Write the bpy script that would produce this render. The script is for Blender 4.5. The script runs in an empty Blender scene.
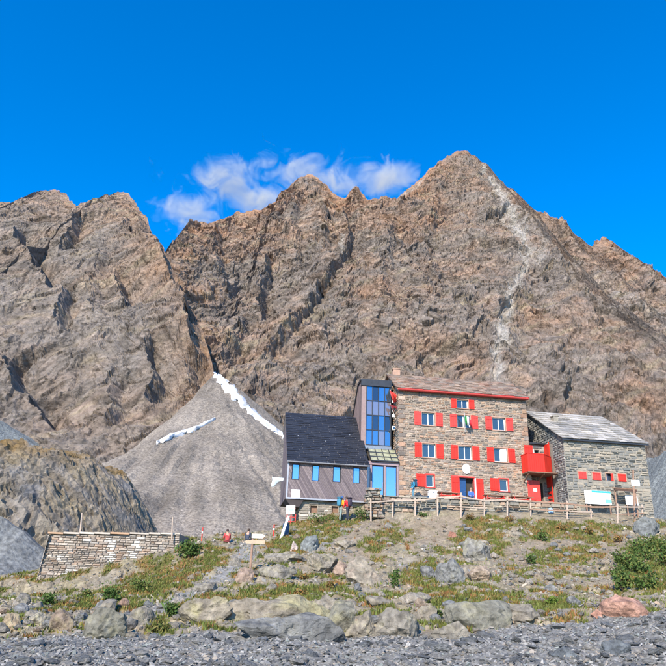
import bpy, bmesh, math, random
import numpy as np
from mathutils import Vector, Matrix

# ------------------------------------------------------------------ camera, light, exposure
SC = bpy.context.scene
COL = SC.collection
PITCH, ROLL, FPX, CZ = math.radians(21.5), math.radians(2.0), 666.0, 1.6
FW = np.array([0, math.cos(PITCH), math.sin(PITCH)])
R0 = np.array([1.0, 0, 0]); U0 = np.array([0, -math.sin(PITCH), math.cos(PITCH)])
RT = math.cos(ROLL)*R0 + math.sin(ROLL)*U0
UP = -math.sin(ROLL)*R0 + math.cos(ROLL)*U0
CAM = np.array([0, 0, CZ])
cd = bpy.data.cameras.new('camera'); cam = bpy.data.objects.new('camera', cd); COL.objects.link(cam)
cd.sensor_width = 36; cd.lens = 36; cd.clip_start = 0.1; cd.clip_end = 20000
m = Matrix.Identity(4)
for i in range(3):
    m[i][0], m[i][1], m[i][2], m[i][3] = RT[i], UP[i], -FW[i], CAM[i]
cam.matrix_world = m
SC.camera = cam

SUN_AZ, SUN_EL = 20.0, 34.0            # degrees left of straight behind the camera, and above the horizon
sd = bpy.data.lights.new('sun', 'SUN'); sd.energy = 5.0; sd.angle = math.radians(0.53); sd.color = (1.0, 0.89, 0.74)
sun = bpy.data.objects.new('sun', sd); COL.objects.link(sun)
az, el = math.radians(SUN_AZ), math.radians(SUN_EL)
to_sun = Vector((-math.sin(az)*math.cos(el), -math.cos(az)*math.cos(el), math.sin(el)))
sun.rotation_euler = to_sun.to_track_quat('Z', 'Y').to_euler()
sun.location = (-30, -60, 60)

W = bpy.data.worlds.new('World'); SC.world = W; W.use_nodes = True
wt = W.node_tree; wt.nodes.clear()
wo = wt.nodes.new('ShaderNodeOutputWorld'); wb = wt.nodes.new('ShaderNodeBackground')
sk = wt.nodes.new('ShaderNodeTexSky'); sk.sky_type = 'NISHITA'; sk.sun_disc = False
sk.sun_elevation = el; sk.sun_rotation = math.atan2(to_sun.x, to_sun.y)
sk.altitude = 1200; sk.air_density = 1.25; sk.dust_density = 0.1; sk.ozone_density = 4.0
hs = wt.nodes.new('ShaderNodeHueSaturation'); hs.inputs['Saturation'].default_value = 1.45; hs.inputs['Hue'].default_value = 0.507; hs.inputs['Value'].default_value = 1.28
wt.links.new(sk.outputs[0], hs.inputs['Color']); wt.links.new(hs.outputs[0], wb.inputs[0])
wb.inputs[1].default_value = 0.15
wt.links.new(wb.outputs[0], wo.inputs[0])
vs = SC.view_settings
vs.view_transform = 'Standard'; vs.look = 'None'; vs.gamma = 1.0; vs.use_curve_mapping = False; vs.exposure = 0.62
SC.cycles.use_denoising = True
SC.cycles.max_bounces = 6; SC.cycles.volume_bounces = 0; SC.cycles.transparent_max_bounces = 12
SC.cycles.volume_step_rate = 3.0; SC.cycles.volume_max_steps = 128

# ------------------------------------------------------------------ pixels of the photograph (666 x 666) to rays
def ray(px, py):
    return (px-333)/FPX*RT + (333-py)/FPX*UP + FW
def at(px, py, Y):
    d = ray(px, py); return CAM + d*(Y/d[1])
def proj(P):
    P = np.asarray(P, float) - CAM; f = P@FW
    f = np.where(np.abs(f) < 1e-6, 1e-6, f)
    return 333+FPX*(P@RT)/f, 333-FPX*(P@UP)/f

# ------------------------------------------------------------------ numpy noise
def _h(ix, iy, iz, seed):
    h = (ix.astype(np.int64)*374761393 + iy.astype(np.int64)*668265263 + iz.astype(np.int64)*2147483647 + seed*1274126177) & 0xffffffff
    h = ((h ^ (h >> 13))*1274126177) & 0xffffffff
    h = ((h ^ (h >> 16))*2246822519) & 0xffffffff
    return ((h ^ (h >> 15)) & 0xffffff)/float(0x1000000)
def vn3(x, y, z, seed=0):
    xi, yi, zi = np.floor(x), np.floor(y), np.floor(z)
    fx, fy, fz = x-xi, y-yi, z-zi
    u, v, w = [t*t*t*(t*(t*6-15)+10) for t in (fx, fy, fz)]
    r = 0
    for a in (0, 1):
        for b in (0, 1):
            for c in (0, 1):
                r = r + _h(xi+a, yi+b, zi+c, seed)*(u if a else 1-u)*(v if b else 1-v)*(w if c else 1-w)
    return r*2-1
def vn2(x, y, seed=0):
    xi, yi = np.floor(x), np.floor(y); fx, fy = x-xi, y-yi
    z = np.zeros_like(xi)
    def g(a, b):
        t = _h(xi+a, yi+b, z, seed)*6.2831853
        return np.cos(t)*(fx-a) + np.sin(t)*(fy-b)
    u, v = [t*t*t*(t*(t*6-15)+10) for t in (fx, fy)]
    return 1.5*((g(0,0)*(1-u)+g(1,0)*u)*(1-v) + (g(0,1)*(1-u)+g(1,1)*u)*v)
def fbm2(x, y, o=4, seed=0, gain=.5, lac=2.03):
    r, a = 0, 1.0
    for i in range(o):
        r = r + a*vn2(x, y, seed+i*17); x, y, a = x*lac+13.7, y*lac-7.1, a*gain
    return r
def ridged2(x, y, o=4, seed=0, gain=.5):
    r, a = 0, 1.0
    for i in range(o):
        r = r + a*(1-2*np.abs(vn2(x, y, seed+i*31))); x, y, a = x*2.07+3.3, y*2.07+9.1, a*gain
    return r
def facet2(x, y, seed=0, tilt=1.0, jit=.9):
    """broken-rock relief: every Voronoi cell is a tilted flat piece; returns relief and a random number per cell"""
    xi, yi = np.floor(x), np.floor(y); z = np.zeros_like(xi)
    best = np.full(x.shape, 1e9); res = np.zeros(x.shape); rid = np.zeros(x.shape)
    for a in (-1, 0, 1):
        for b in (-1, 0, 1):
            cx, cy = xi+a, yi+b
            dx = x-(cx+.5+jit*(_h(cx, cy, z, seed)-.5)); dy = y-(cy+.5+jit*(_h(cx, cy, z, seed+1)-.5))
            d = dx*dx+dy*dy; m = d < best
            h = _h(cx, cy, z, seed+2); gx = _h(cx, cy, z, seed+3)-.5; gy = _h(cx, cy, z, seed+4)-.5
            res = np.where(m, (h-.5)+tilt*(gx*dx*2+gy*dy*2), res); rid = np.where(m, h, rid); best = np.where(m, d, best)
    return res, rid
def facet3(p, scale, seed=0, tilt=1.0):
    x, y, z = (p[:, i]/scale for i in range(3))
    xi, yi, zi = np.floor(x), np.floor(y), np.floor(z)
    best = np.full(x.shape, 1e9); res = np.zeros(x.shape)
    for a in (-1, 0, 1):
        for b in (-1, 0, 1):
            for c in (-1, 0, 1):
                cx, cy, cz = xi+a, yi+b, zi+c
                dx = x-(cx+_h(cx, cy, cz, seed)); dy = y-(cy+_h(cx, cy, cz, seed+1)); dz = z-(cz+_h(cx, cy, cz, seed+2))
                d = dx*dx+dy*dy+dz*dz; m = d < best
                v = _h(cx, cy, cz, seed+3)-.5 + tilt*((_h(cx, cy, cz, seed+4)-.5)*dx+(_h(cx, cy, cz, seed+5)-.5)*dy+(_h(cx, cy, cz, seed+6)-.5)*dz)*2
                res = np.where(m, v, res); best = np.where(m, d, best)
    return res
def sstep(a, b, x):
    t = np.clip((x-a)/(b-a), 0, 1); return t*t*(3-2*t)
def inpoly(x, y, poly):
    r = np.zeros(x.shape, bool); n = len(poly)
    for i in range(n):
        x0, y0 = poly[i]; x1, y1 = poly[(i+1) % n]
        if y0 == y1: continue
        c = ((y0 > y) != (y1 > y)) & (x < (x1-x0)*(y-y0)/(y1-y0)+x0)
        r ^= c
    return r
def polydist(x, y, pts):
    """unsigned distance to a polyline, and which side (positive = right of travel direction), and fraction along"""
    best = np.full(x.shape, 1e12); side = np.zeros(x.shape); frac = np.zeros(x.shape); n = len(pts)-1
    for i in range(n):
        ax, ay = pts[i]; bx, by = pts[i+1]; ex, ey = bx-ax, by-ay; l2 = ex*ex+ey*ey
        t = np.clip(((x-ax)*ex+(y-ay)*ey)/l2, 0, 1)
        dx, dy = x-(ax+t*ex), y-(ay+t*ey); d = dx*dx+dy*dy; m = d < best
        s = np.sign(ey*(x-ax)-ex*(y-ay))
        best = np.where(m, d, best); side = np.where(m, s, side); frac = np.where(m, (i+t)/n, frac)
    return np.sqrt(best), side, frac

# ------------------------------------------------------------------ objects
def tag(o, label, cat, group=None):
    o['label'] = label; o['category'] = cat
    if group: o['group'] = group
    return o
def link(o, parent=None):
    COL.objects.link(o)
    if parent is not None: o.parent = parent
    return o
def empty(name, loc=(0, 0, 0), rz=0.0, label=None, cat=None, group=None):
    o = link(bpy.data.objects.new(name, None)); o.location = loc; o.rotation_euler = (0, 0, rz); o.empty_display_size = .3
    if label: tag(o, label, cat, group)
    return o
def mesh_np(name, V, F4, mat, cols=None, smooth=False, parent=None):
    """fast mesh from numpy: V (n,3), F (m,4) or (m,3), optional per-vertex colour (n,3)"""
    me = bpy.data.meshes.new(name); V = np.asarray(V, np.float32); F4 = np.asarray(F4, np.int32)
    k = F4.shape[1]
    me.vertices.add(len(V)); me.vertices.foreach_set('co', V.ravel())
    me.loops.add(F4.size); me.loops.foreach_set('vertex_index', F4.ravel())
    me.polygons.add(len(F4)); me.polygons.foreach_set('loop_start', np.arange(0, F4.size, k, dtype=np.int32))
    me.update(calc_edges=True); me.validate()
    if cols is not None:
        ca = me.color_attributes.new('Col', 'FLOAT_COLOR', 'POINT')
        ca.data.foreach_set('color', np.concatenate([cols, np.ones((len(cols), 1))], 1).astype(np.float32).ravel())
    me.polygons.foreach_set('use_smooth', np.full(len(me.polygons), smooth, bool))
    if mat: me.materials.append(mat)
    return link(bpy.data.objects.new(name, me), parent)
def grid_faces(nr, nc):
    i = np.arange(nr*nc).reshape(nr, nc)
    return np.stack([i[:-1, :-1], i[:-1, 1:], i[1:, 1:], i[1:, :-1]], -1).reshape(-1, 4)

class MB:
    """collects faces (and a colour per face-vertex) and builds ONE mesh object"""
    def __init__(s): s.v, s.f, s.c = [], [], []
    def add(s, vs, fs, col=None):
        n = len(s.v); s.v += [tuple(map(float, q)) for q in vs]; s.f += [tuple(n+i for i in f) for f in fs]; s.c += [col]*len(vs); return s
    def box(s, x0, x1, y0, y1, z0, z1, col=None):
        return s.add([(x0,y0,z0),(x1,y0,z0),(x1,y1,z0),(x0,y1,z0),(x0,y0,z1),(x1,y0,z1),(x1,y1,z1),(x0,y1,z1)],
              [(0,3,2,1),(4,5,6,7),(0,1,5,4),(1,2,6,5),(2,3,7,6),(3,0,4,7)], col)
    def bar(s, p, q, w, h=None, col=None, up=(0, 0, 1)):
        p, q = Vector(p), Vector(q); h = h or w; d = (q-p).normalized(); u = Vector(up)
        if abs(d.dot(u)) > .97: u = Vector((0, 1, 0))
        r = d.cross(u).normalized(); u = r.cross(d).normalized()
        V = [e + r*(i*w/2) + u*(j*h/2) for e in (p, q) for i, j in ((-1,-1),(1,-1),(1,1),(-1,1))]
        return s.add(V, [(0,1,2,3),(7,6,5,4),(0,4,5,1),(1,5,6,2),(2,6,7,3),(3,7,4,0)], col)
    def tube(s, pts, rad, n=8, col=None, caps=True):
        pts = [Vector(p) for p in pts]; rad = rad if hasattr(rad, '__len__') else [rad]*len(pts); V, Fc = [], []
        for i, p in enumerate(pts):
            d = (pts[min(i+1, len(pts)-1)]-pts[max(i-1, 0)]).normalized()
            u = Vector((0, 0, 1)) if abs(d.z) < .95 else Vector((1, 0, 0)); r = d.cross(u).normalized(); u = r.cross(d)
            for k in range(n):
                t = 2*math.pi*k/n; V.append(p + r*math.cos(t)*rad[i] + u*math.sin(t)*rad[i])
        for i in range(len(pts)-1):
            for k in range(n): Fc.append((i*n+k, i*n+(k+1) % n, (i+1)*n+(k+1) % n, (i+1)*n+k))
        if caps: Fc += [tuple(range(n-1, -1, -1)), tuple(range((len(pts)-1)*n, len(pts)*n))]
        return s.add(V, Fc, col)
    def prism(s, poly, d0, d1, axis='x', col=None):
        """poly = [(u, v)] extruded along axis from d0 to d1; x: (y,z)  y: (x,z)  z: (x,y)"""
        f = {'x': lambda u, v, d: (d, u, v), 'y': lambda u, v, d: (u, d, v), 'z': lambda u, v, d: (u, v, d)}[axis]; n = len(poly)
        V = [f(u, v, d) for d in (d0, d1) for u, v in poly]
        return s.add(V, [tuple(range(n)), tuple(range(2*n-1, n-1, -1))]+[(i, i+n, (i+1) % n+n, (i+1) % n) for i in range(n)], col)
    def build(s, name, mat, parent=None, smooth=False, kind=None, recalc=True):
        me = bpy.data.meshes.new(name); me.from_pydata(s.v, [], s.f); me.validate()
        if any(c is not None for c in s.c):
            ca = me.color_attributes.new('Col', 'FLOAT_COLOR', 'POINT')
            ca.data.foreach_set('color', [k for c in s.c for k in ((*c, 1.0) if c is not None else (.5, .5, .5, 1))])
        if recalc:
            bm = bmesh.new(); bm.from_mesh(me); bmesh.ops.recalc_face_normals(bm, faces=bm.faces); bm.to_mesh(me); bm.free()
        if smooth: me.polygons.foreach_set('use_smooth', [True]*len(me.polygons))
        me.materials.append(mat); o = link(bpy.data.objects.new(name, me), parent)
        if kind: o['kind'] = kind
        return o

# ------------------------------------------------------------------ materials
def _base(name):
    mt = bpy.data.materials.new(name); mt.use_nodes = True; t = mt.node_tree
    return mt, t, t.nodes['Principled BSDF']
def N(t, kind, **kw):
    n = t.nodes.new(kind)
    for k, v in kw.items():
        if k in n.inputs: n.inputs[k].default_value = v
        else: setattr(n, k, v)
    return n
def mat_attr(name, rough=.9, scale=2.0, amt=.35, bump=.4, bdist=.05, tint=(1, 1, 1), detail=8, crack=0, spec=.2):
    """colour from the mesh's own per-vertex colour, broken up by noise, with fine relief"""
    mt, t, p = _base(name); L = t.links.new
    at_ = N(t, 'ShaderNodeVertexColor', layer_name='Col'); tc = N(t, 'ShaderNodeTexCoord')
    n1 = N(t, 'ShaderNodeTexNoise', Scale=scale, Detail=detail, Roughness=.65)
    L(tc.outputs['Object'], n1.inputs['Vector'])
    mr = N(t, 'ShaderNodeMapRange'); mr.inputs[1].default_value = .3; mr.inputs[2].default_value = .7
    mr.inputs[3].default_value = 1-amt; mr.inputs[4].default_value = 1+amt; L(n1.outputs[0], mr.inputs[0])
    mx = N(t, 'ShaderNodeVectorMath', operation='SCALE'); L(at_.outputs[0], mx.inputs[0]); L(mr.outputs[0], mx.inputs['Scale'])
    L(mx.outputs[0], p.inputs['Base Color'])
    n2 = N(t, 'ShaderNodeTexNoise', Scale=scale*3.1, Detail=detail, Roughness=.7); L(tc.outputs['Object'], n2.inputs['Vector'])
    src = n2.outputs[0]
    if crack:
        vo = N(t, 'ShaderNodeTexVoronoi', feature='F1', Scale=scale*crack); L(tc.outputs['Object'], vo.inputs['Vector'])
        ad = N(t, 'ShaderNodeMath', operation='MULTIPLY_ADD'); L(vo.outputs['Distance'], ad.inputs[0]); ad.inputs[1].default_value = .9; L(n2.outputs[0], ad.inputs[2]); src = ad.outputs[0]
    b = N(t, 'ShaderNodeBump', Strength=bump, Distance=bdist); L(src, b.inputs['Height']); L(b.outputs[0], p.inputs['Normal'])
    p.inputs['Roughness'].default_value = rough; p.inputs['Specular IOR Level'].default_value = spec
    return mt
def mat_plain(name, col, rough=.6, scale=6.0, amt=.12, bump=.1, bdist=.01, metal=0, spec=.4, stretch=None):
    mt, t, p = _base(name); L = t.links.new; tc = N(t, 'ShaderNodeTexCoord'); src = tc.outputs['Object']
    if stretch:
        mp = N(t, 'ShaderNodeMapping'); mp.inputs['Scale'].default_value = stretch; L(src, mp.inputs[0]); src = mp.outputs[0]
    n1 = N(t, 'ShaderNodeTexNoise', Scale=scale, Detail=6, Roughness=.6); L(src, n1.inputs['Vector'])
    mr = N(t, 'ShaderNodeMapRange'); mr.inputs[1].default_value = .3; mr.inputs[2].default_value = .7
    mr.inputs[3].default_value = 1-amt; mr.inputs[4].default_value = 1+amt; L(n1.outputs[0], mr.inputs[0])
    mx = N(t, 'ShaderNodeVectorMath', operation='SCALE'); mx.inputs[0].default_value = col[:3]; L(mr.outputs[0], mx.inputs['Scale'])
    L(mx.outputs[0], p.inputs['Base Color'])
    b = N(t, 'ShaderNodeBump', Strength=bump, Distance=bdist); L(n1.outputs[0], b.inputs['Height']); L(b.outputs[0], p.inputs['Normal'])
    p.inputs['Roughness'].default_value = rough; p.inputs['Metallic'].default_value = metal; p.inputs['Specular IOR Level'].default_value = spec
    return mt
# ------------------------------------------------------------------ mountains
M_ROCK = mat_attr('mountain_rock', rough=.95, scale=.42, amt=.46, bump=.8, bdist=1.1, crack=1.4, detail=10, spec=.1)
def on_slope(px, py, y0, k):
    d = ray(px, py); t = (y0+k*CZ)/(d[1]-k*d[2]); return CAM+d*t
def mountain(name, ridge, y0, k, zlo, nc, nr, seed, folds, amp, tone, chutes=(), lean=.35):
    R = np.array([on_slope(a, b, y0, k) for a, b in ridge])
    xs = np.linspace(R[0, 0], R[-1, 0], nc); zr = np.interp(xs, R[:, 0], R[:, 2])
    # a little extra raggedness along the crest
    zr = zr + 2.2*amp*fbm2(xs/9., xs*0+seed, 3, seed)+amp*(2.6*ridged2(xs/11., xs*0+seed+3., 3, seed+4)-2.0+2.4*(facet2(xs/5., xs*0+.5, seed+6, .6)[0]))
    nb = 26
    t = np.linspace(0, 1, nr)
    X = np.repeat(xs[None], nr, 0); Z = zlo+(zr[None]-zlo)*t[:, None]
    S = Z*1.35
    def chart(px, py):
        q = on_slope(px, py, y0, k); return q[0], q[2]*1.35
    wx, wy = X+9*fbm2(X/40, S/40, 3, seed+5), S+9*fbm2(X/40, S/40, 3, seed+6)
    rel = 7*amp*ridged2((wx+lean*wy)/110, (wy-lean*wx)/190, 4, seed)
    tot_id = 0
    ca, sa = math.cos(.5), math.sin(.5)
    for sc, a, sd_ in ((42, 4.2, 1), (19, 2.7, 2)):
        u, v = (wx*ca-wy*sa)/sc, (wx*sa+wy*ca)/(sc*1.7)
        f, idd = facet2(u, v, seed+sd_*10, 1.1); rel = rel+a*amp*f; tot_id = tot_id+idd*(.5 if sc > 10 else .5)
        u, v = (wx*ca+wy*sa*.8)/(sc*.8), (-wx*sa+wy*ca)/(sc*1.2)
        f, idd = facet2(u, v, seed+sd_*10+5, 1.1); rel = rel+.55*a*amp*f
    near_crest = np.exp(-(zr[None]-Z)/(70*amp))
    def blur(a):
        a = np.pad(a, 1, mode='edge'); a = (a[:-2]+2*a[1:-1]+a[2:])/4; return (a[:, :-2]+2*a[:, 1:-1]+a[:, 2:])/4
    rel = blur(rel)
    for sc, a, sd_ in ((9, 2.0, 3), (4.6, 1.5, 4)):
        u, v = (wx*ca-wy*sa)/sc, (wx*sa+wy*ca)/(sc*1.7); f, idd = facet2(u, v, seed+sd_*10, 1.2); rel = rel+a*amp*f; tot_id = tot_id+.5*idd
        u, v = (wx*ca+wy*sa*.8)/(sc*.8), (-wx*sa+wy*ca)/(sc*1.2); f, idd = facet2(u, v, seed+sd_*10+5, 1.2); rel = rel+.55*a*amp*f
    fs, ids = facet2(wx/2.6+wy*.1, wy/3.6-wx*.12, seed+91, 1.2); rel = rel+.9*amp*fs; tot_id = tot_id+.6*(ids-.5)
    rel = rel+1.0*amp*fbm2(wx/6, wy/9, 5, seed+77)+1.3*amp*ridged2(wx/7, wy/26, 3, seed+78)*np.clip(.35+near_crest, 0, 1)
    for pts, A, wd, Ln in folds:                      # right-facing steps and gullies
        d, s, fr = polydist(X+2.5*fbm2(X/14, S/14, 3, seed+9), S, [chart(*q) for q in pts])
        e = sstep(0, .12, fr)*sstep(0, .12, 1-fr)
        rel = rel - A*e*np.where(s < 0, sstep(0, wd, d)*np.exp(-np.maximum(d-wd, 0)/Ln), 0) + .25*A*e*np.where(s > 0, np.exp(-d/(wd*2)), 0)
    pale = np.zeros_like(X)
    for pts, wd, A, pl in chutes:
        d, s, fr = polydist(X+3*fbm2(X/10, S/16, 3, seed+19), S, [chart(*q) for q in pts])
        w = wd*(.45+.55*np.abs(fbm2(X/18, S/18, 2, seed+23)))
        g = np.exp(-(d/w)**2); rel = rel-A*g; pale = np.maximum(pale, pl*g)
    # ridge: keep the crest itself in place
    rel = rel*(1-.75*sstep(.93, 1.0, t)[:, None])
    ny, nz = -1/math.hypot(1, k), k/math.hypot(1, k)
    Yb = y0+k*Z
    V = np.stack([X, Yb+ny*rel, Z+nz*rel*.6], -1)
    # colour
    hr = Z/max(zr.max(), 1)
    n1 = fbm2(X/60, S/60, 4, seed+40); n2 = fbm2(X/14, S/10, 4, seed+41); n3 = fbm2((X+S*.4)/30, (S-X*.6)/8, 4, seed+42)
    near_top = np.exp(-(zr[None]-Z)/(48*amp))
    warm = np.clip(.12+.85*near_top+.40*n1+.25*n2, 0, 1)[..., None]
    grey, brown, ochre = (np.array(c) for c in tone)
    c = grey*(1-warm)+brown*warm
    oc = np.clip(n3*1.1+.25*n1-.25, 0, .8)[..., None]; c = c*(1-oc)+ochre*oc
    ck = 0
    for q, (sc_, th) in enumerate(((26, .06), (11, .07))):
        for sg in (1, -1): ck = np.maximum(ck, np.exp(-(vn2((wx+sg*.55*wy)/sc_+q*9, (wy-sg*.55*wx)/(sc_*2.6), seed+120+q*7+sg)/th)**2)*np.clip(vn2(X/30+sg*5, S/30, seed+140+q)*2, 0, 1))
    br = ((1-.62*ck)*(.67+.36*tot_id/2+.16*n2+.12*n3))[..., None]; c = c*np.clip(br, .45, 1.5)
    pl = np.clip(pale*(1.05+.30*n2), 0, 1)[..., None]; c = c*(1-pl)+np.array((.385, .36, .325))*pl
    # the far side, falling away behind the crest
    bt = np.linspace(0, 1, nb+1)[1:]
    top = V[-1]; B = []
    for q in bt:
        dz = (zr-zlo)*q; r = 6*amp*fbm2(xs/25, dz/25+50, 4, seed+60)
        B.append(np.stack([xs, top[:, 1]+dz*.75+3+r, top[:, 2]-dz-1+r], -1))
    V = np.concatenate([V, np.array(B)]); c = np.concatenate([c, np.repeat(c[-1:], nb, 0)])
    o = mesh_np(name, V.reshape(-1, 3), grid_faces(nr+nb, nc), M_ROCK, np.clip(c, .01, 1).reshape(-1, 3), smooth=False)
    o['kind'] = 'structure'
    return o
TONE_A = ((.242, .210, .182), (.350, .235, .160), (.280, .230, .160))
TONE_B = ((.250, .212, .182), (.400, .238, .148), (.275, .230, .160))
ridge_a = [(-130,215),(-60,208),(0,203),(12,205),(28,204),(35,196),(45,192),(55,191),(65,195),(72,203),(77,209),(88,208),(96,206),(103,204),(108,197),(118,193),(128,196),(135,203),(140,212),(147,218),(150,230),(153,238),(158,242),(163,245),(166,252),(170,262),(176,275),(183,292),(190,305),(197,318),(203,335),(208,348),(211,360),(214,376),(219,400)]
folds_a = [([(140,216),(152,240),(163,262),(175,288),(187,315),(193,338),(195,368)], 40, 12, 120),
           ([(12,228),(20,248),(36,268),(52,296),(58,306)], 15, 4, 14), ([(78,220),(74,235),(60,255)], 10, 4, 12),
           ([(68,300),(62,322),(58,340)], 10, 4, 10), ([(112,275),(124,300),(130,318)], 11, 4, 12),
           ([(143,350),(150,372),(156,390),(150,410)], 10, 3, 12), ([(8,362),(14,384),(26,405)], 13, 4, 12), ([(100,250),(92,290),(96,330)], 5, 6, 20),
           ([(30,400),(45,425),(60,440)], 12, 4, 12), ([(180,360),(196,392),(205,410)], 8, 5, 12), ([(118,380),(112,410),(104,440)], 6, 4, 12)]
mountain('mountain_buttress', ridge_a, 175., .95, 8., 450, 450, 11, folds_a, .62, TONE_A, lean=-.3)
ridge_b = [(60,360),(120,320),(165,264),(172,257),(176,246),(183,240),(187,233),(190,226),(200,223),(212,224),(222,221),(232,217),(236,213),(250,213),(262,210),(268,206),(275,203),(280,195),(287,189),(295,183),(300,178),(307,176),(315,177),(322,182),(328,189),(335,196),(345,200),(350,193),(356,187),(362,196),(370,201),(380,200),(388,199),(395,201),(400,196),(410,189),(420,181),(430,172),(440,162),(450,156),(458,152),(468,152),(476,160),(483,170),(490,176),(497,180),(503,185),(508,194),(515,203),(525,208),(535,210),(545,217),(552,217),(560,226),(570,232),(580,238),(590,245),(595,246),(597,240),(602,238),(606,240),(609,248),(614,246),(618,250),(622,256),(630,262),(640,270),(652,277),(666,283),(700,300),(770,335)]
folds_b = [([(342,205),(350,240),(335,268),(312,300),(296,325),(276,350),(256,374)], 10, 3, 16),
           ([(215,224),(214,250),(222,280),(232,300)], 8, 6, 20), ([(268,250),(262,285),(258,310),(264,330)], 13, 4, 16),
           ([(330,195),(322,230),(328,262)], 7, 6, 25), ([(300,190),(292,225),(298,262)], 7, 6, 25),
           ([(470,162),(492,215),(522,262),(518,300),(505,345),(500,400)], 6, 10, 40),
           ([(545,225),(560,265),(585,300),(600,340)], 9, 7, 40), ([(440,180),(425,240),(430,300)], 7, 8, 40),
           ([(395,215),(385,260),(380,310)], 7, 7, 35), ([(240,330),(230,352),(222,378)], 8, 6, 20)]
chutes_b = [([(482,172),(497,187),(512,215),(524,232),(529,248)], 7, 3, .9), ([(500,205),(515,240),(526,262)], 4, 2, .6), ([(529,248),(524,268),(508,300),(502,330),(497,360),(493,395)], 4.5, 3, .85),
            ([(398,199),(412,191),(424,183)], 6, 1, .4), ([(545,235),(540,262)], 6, 2, .4), ([(342,238),(345,252)], 4, 1, .6), ([(600,280),(630,300),(666,315)], 9, 2, .35)]
mountain('mountain_peak', ridge_b, 213., .94, 20., 830, 560, 23, folds_b, 1.0, TONE_B, chutes_b, lean=.35)
# ------------------------------------------------------------------ hut frame: a along the facade, b into the building, z up
YAW = math.radians(8.0)
E1 = np.array([math.cos(YAW), math.sin(YAW), 0]); E2 = np.array([-math.sin(YAW), math.cos(YAW), 0])
ORG = at(399, 500, 58.0)
def loc(px, py, b=0.0):
    d = ray(px, py); o = ORG+E2*b; p = CAM+d*(((o-CAM)@E2)/(d@E2)); q = p-ORG
    return float(q@E1), float(q[2])
def hut(a, b, z): return ORG+E1*a+E2*b+np.array([0, 0, z])

# ------------------------------------------------------------------ near ground: heights from points where ground shows
ctrl = [(-80,690,15),(0,690,15),(150,690,15),(333,690,15),(520,690,15),(666,690,15),(760,690,15),
 (0,666,17.5),(160,666,17.8),(333,666,18),(500,666,17.8),(666,664,17.5),(760,660,17.5),
 (-80,640,23),(0,640,23),(100,637,24),(200,633,24),(333,637,24),(430,635,24),(520,629,25),(600,619,26),(666,611,26),(750,604,26),
 (-60,610,30),(0,612,30),(60,612,31),(0,596,38),(60,598,36),(33,603,43.2),(-20,602,43.5),(-70,600,45),(60,600,42.6),
 (100,606,34),(140,602,34),(100,592,43.2),(150,575,45),(178,554,46.6),(178,575,41),
 (130,614,30),(190,590,36),(232,560,44),(245,545,49.5),(238,538,53),(205,548,48),(215,570,41),
 (200,612,29),(260,603,30),(333,604,30.5),(400,603,31.5),(450,594,33.5),(520,592,35),(580,594,36),(640,592,36),(700,586,36),
 (260,582,37),(333,577,39.5),(400,572,41),(470,563,43),(540,563,44),(600,563,44),(640,558,44.5),(700,552,45),
 (280,548,47),(333,543,47.5),(400,543,48.5),(470,538,50),(540,538,50.5),(600,538,50.5),(650,538,50.5),(720,535,51),
 (345,521.5,51.8),(300,533,54.2),(320,525,55),(362,517,55.3),
 (375,521,54.5),(400,519,54.6),(450,516,54.6),(520,517,54.6),(570,521,54),(640,524,53.6),(720,524,53.6)]
P3 = [at(*c) for c in ctrl]
for a, b, z in [(-2.5,-1.2,-.25),(-1,-.6,-.08),(0,-.5,-.1),(3,-.5,-.1),(6,-.5,-.1),(9,-.5,-.1),(12,-.5,-.1),(3,-1.8,-.15),(8,-1.8,-.15),(13,-1.5,-.15),(14,-2.7,-.45),(18,-2.8,-.6),(22,-3,-.8),(26,-3,-.9),
                (-3,3,-.2),(3,4,-.1),(12,4,-.1),(20,4,-.4),(26,4,-.8),(-3,10,-.4),(5,11,-.3),(14,11,-.3),(24,11,-.8),(-9,-1,-2.3),(-6,-1,-1.7),(-9.5,3,-2.6),(-9.5,9,-3.0),(-3.2,-1.1,-.8)]:
    P3.append(hut(a, b, z))
for x, y, z in [(-8,56,5.9),(-5,57.5,6.2),(-11.5,50,5.0),(-10.5,54,5.3),(-16,48.5,3.6),(-22,49,2.0),(-22,55,2.2),(-15,56,3.8),(-11,60,5.0),(-26,47,1.5),(-32,48,1.2),(-40,46,1.2),(-45,58,.4),(-30,58,.9),(-18,62,3.0),(-9,62,5.2),(-45,66,.3),(-26,66,.8),(-15,67,2.8),(-6,67,5.4),(40,60,9),(40,70,8.5),(55,50,8.6),(10,72,8.6),(25,72,8.2)]:
    P3.append(np.array([x, y, z]))
P3 = np.array(P3)
def _kern(d): return d
_d = np.linalg.norm(P3[:, None, :2]-P3[None, :, :2], axis=-1); n_ = len(P3)
_A = np.zeros((n_+3, n_+3)); _A[:n_, :n_] = _kern(_d)-np.eye(n_)*.05; _A[:n_, n_] = 1; _A[:n_, n_+1:] = P3[:, :2]; _A[n_:, :n_] = _A[:n_, n_:].T
_w = np.linalg.solve(_A, np.concatenate([P3[:, 2], [0, 0, 0]]))
def ground_base(x, y):
    x, y = np.asarray(x, float), np.asarray(y, float); r = _w[n_]+_w[n_+1]*x+_w[n_+2]*y
    for i in range(n_): r = r+_w[i]*np.sqrt((x-P3[i, 0])**2+(y-P3[i, 1])**2)
    return r
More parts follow.
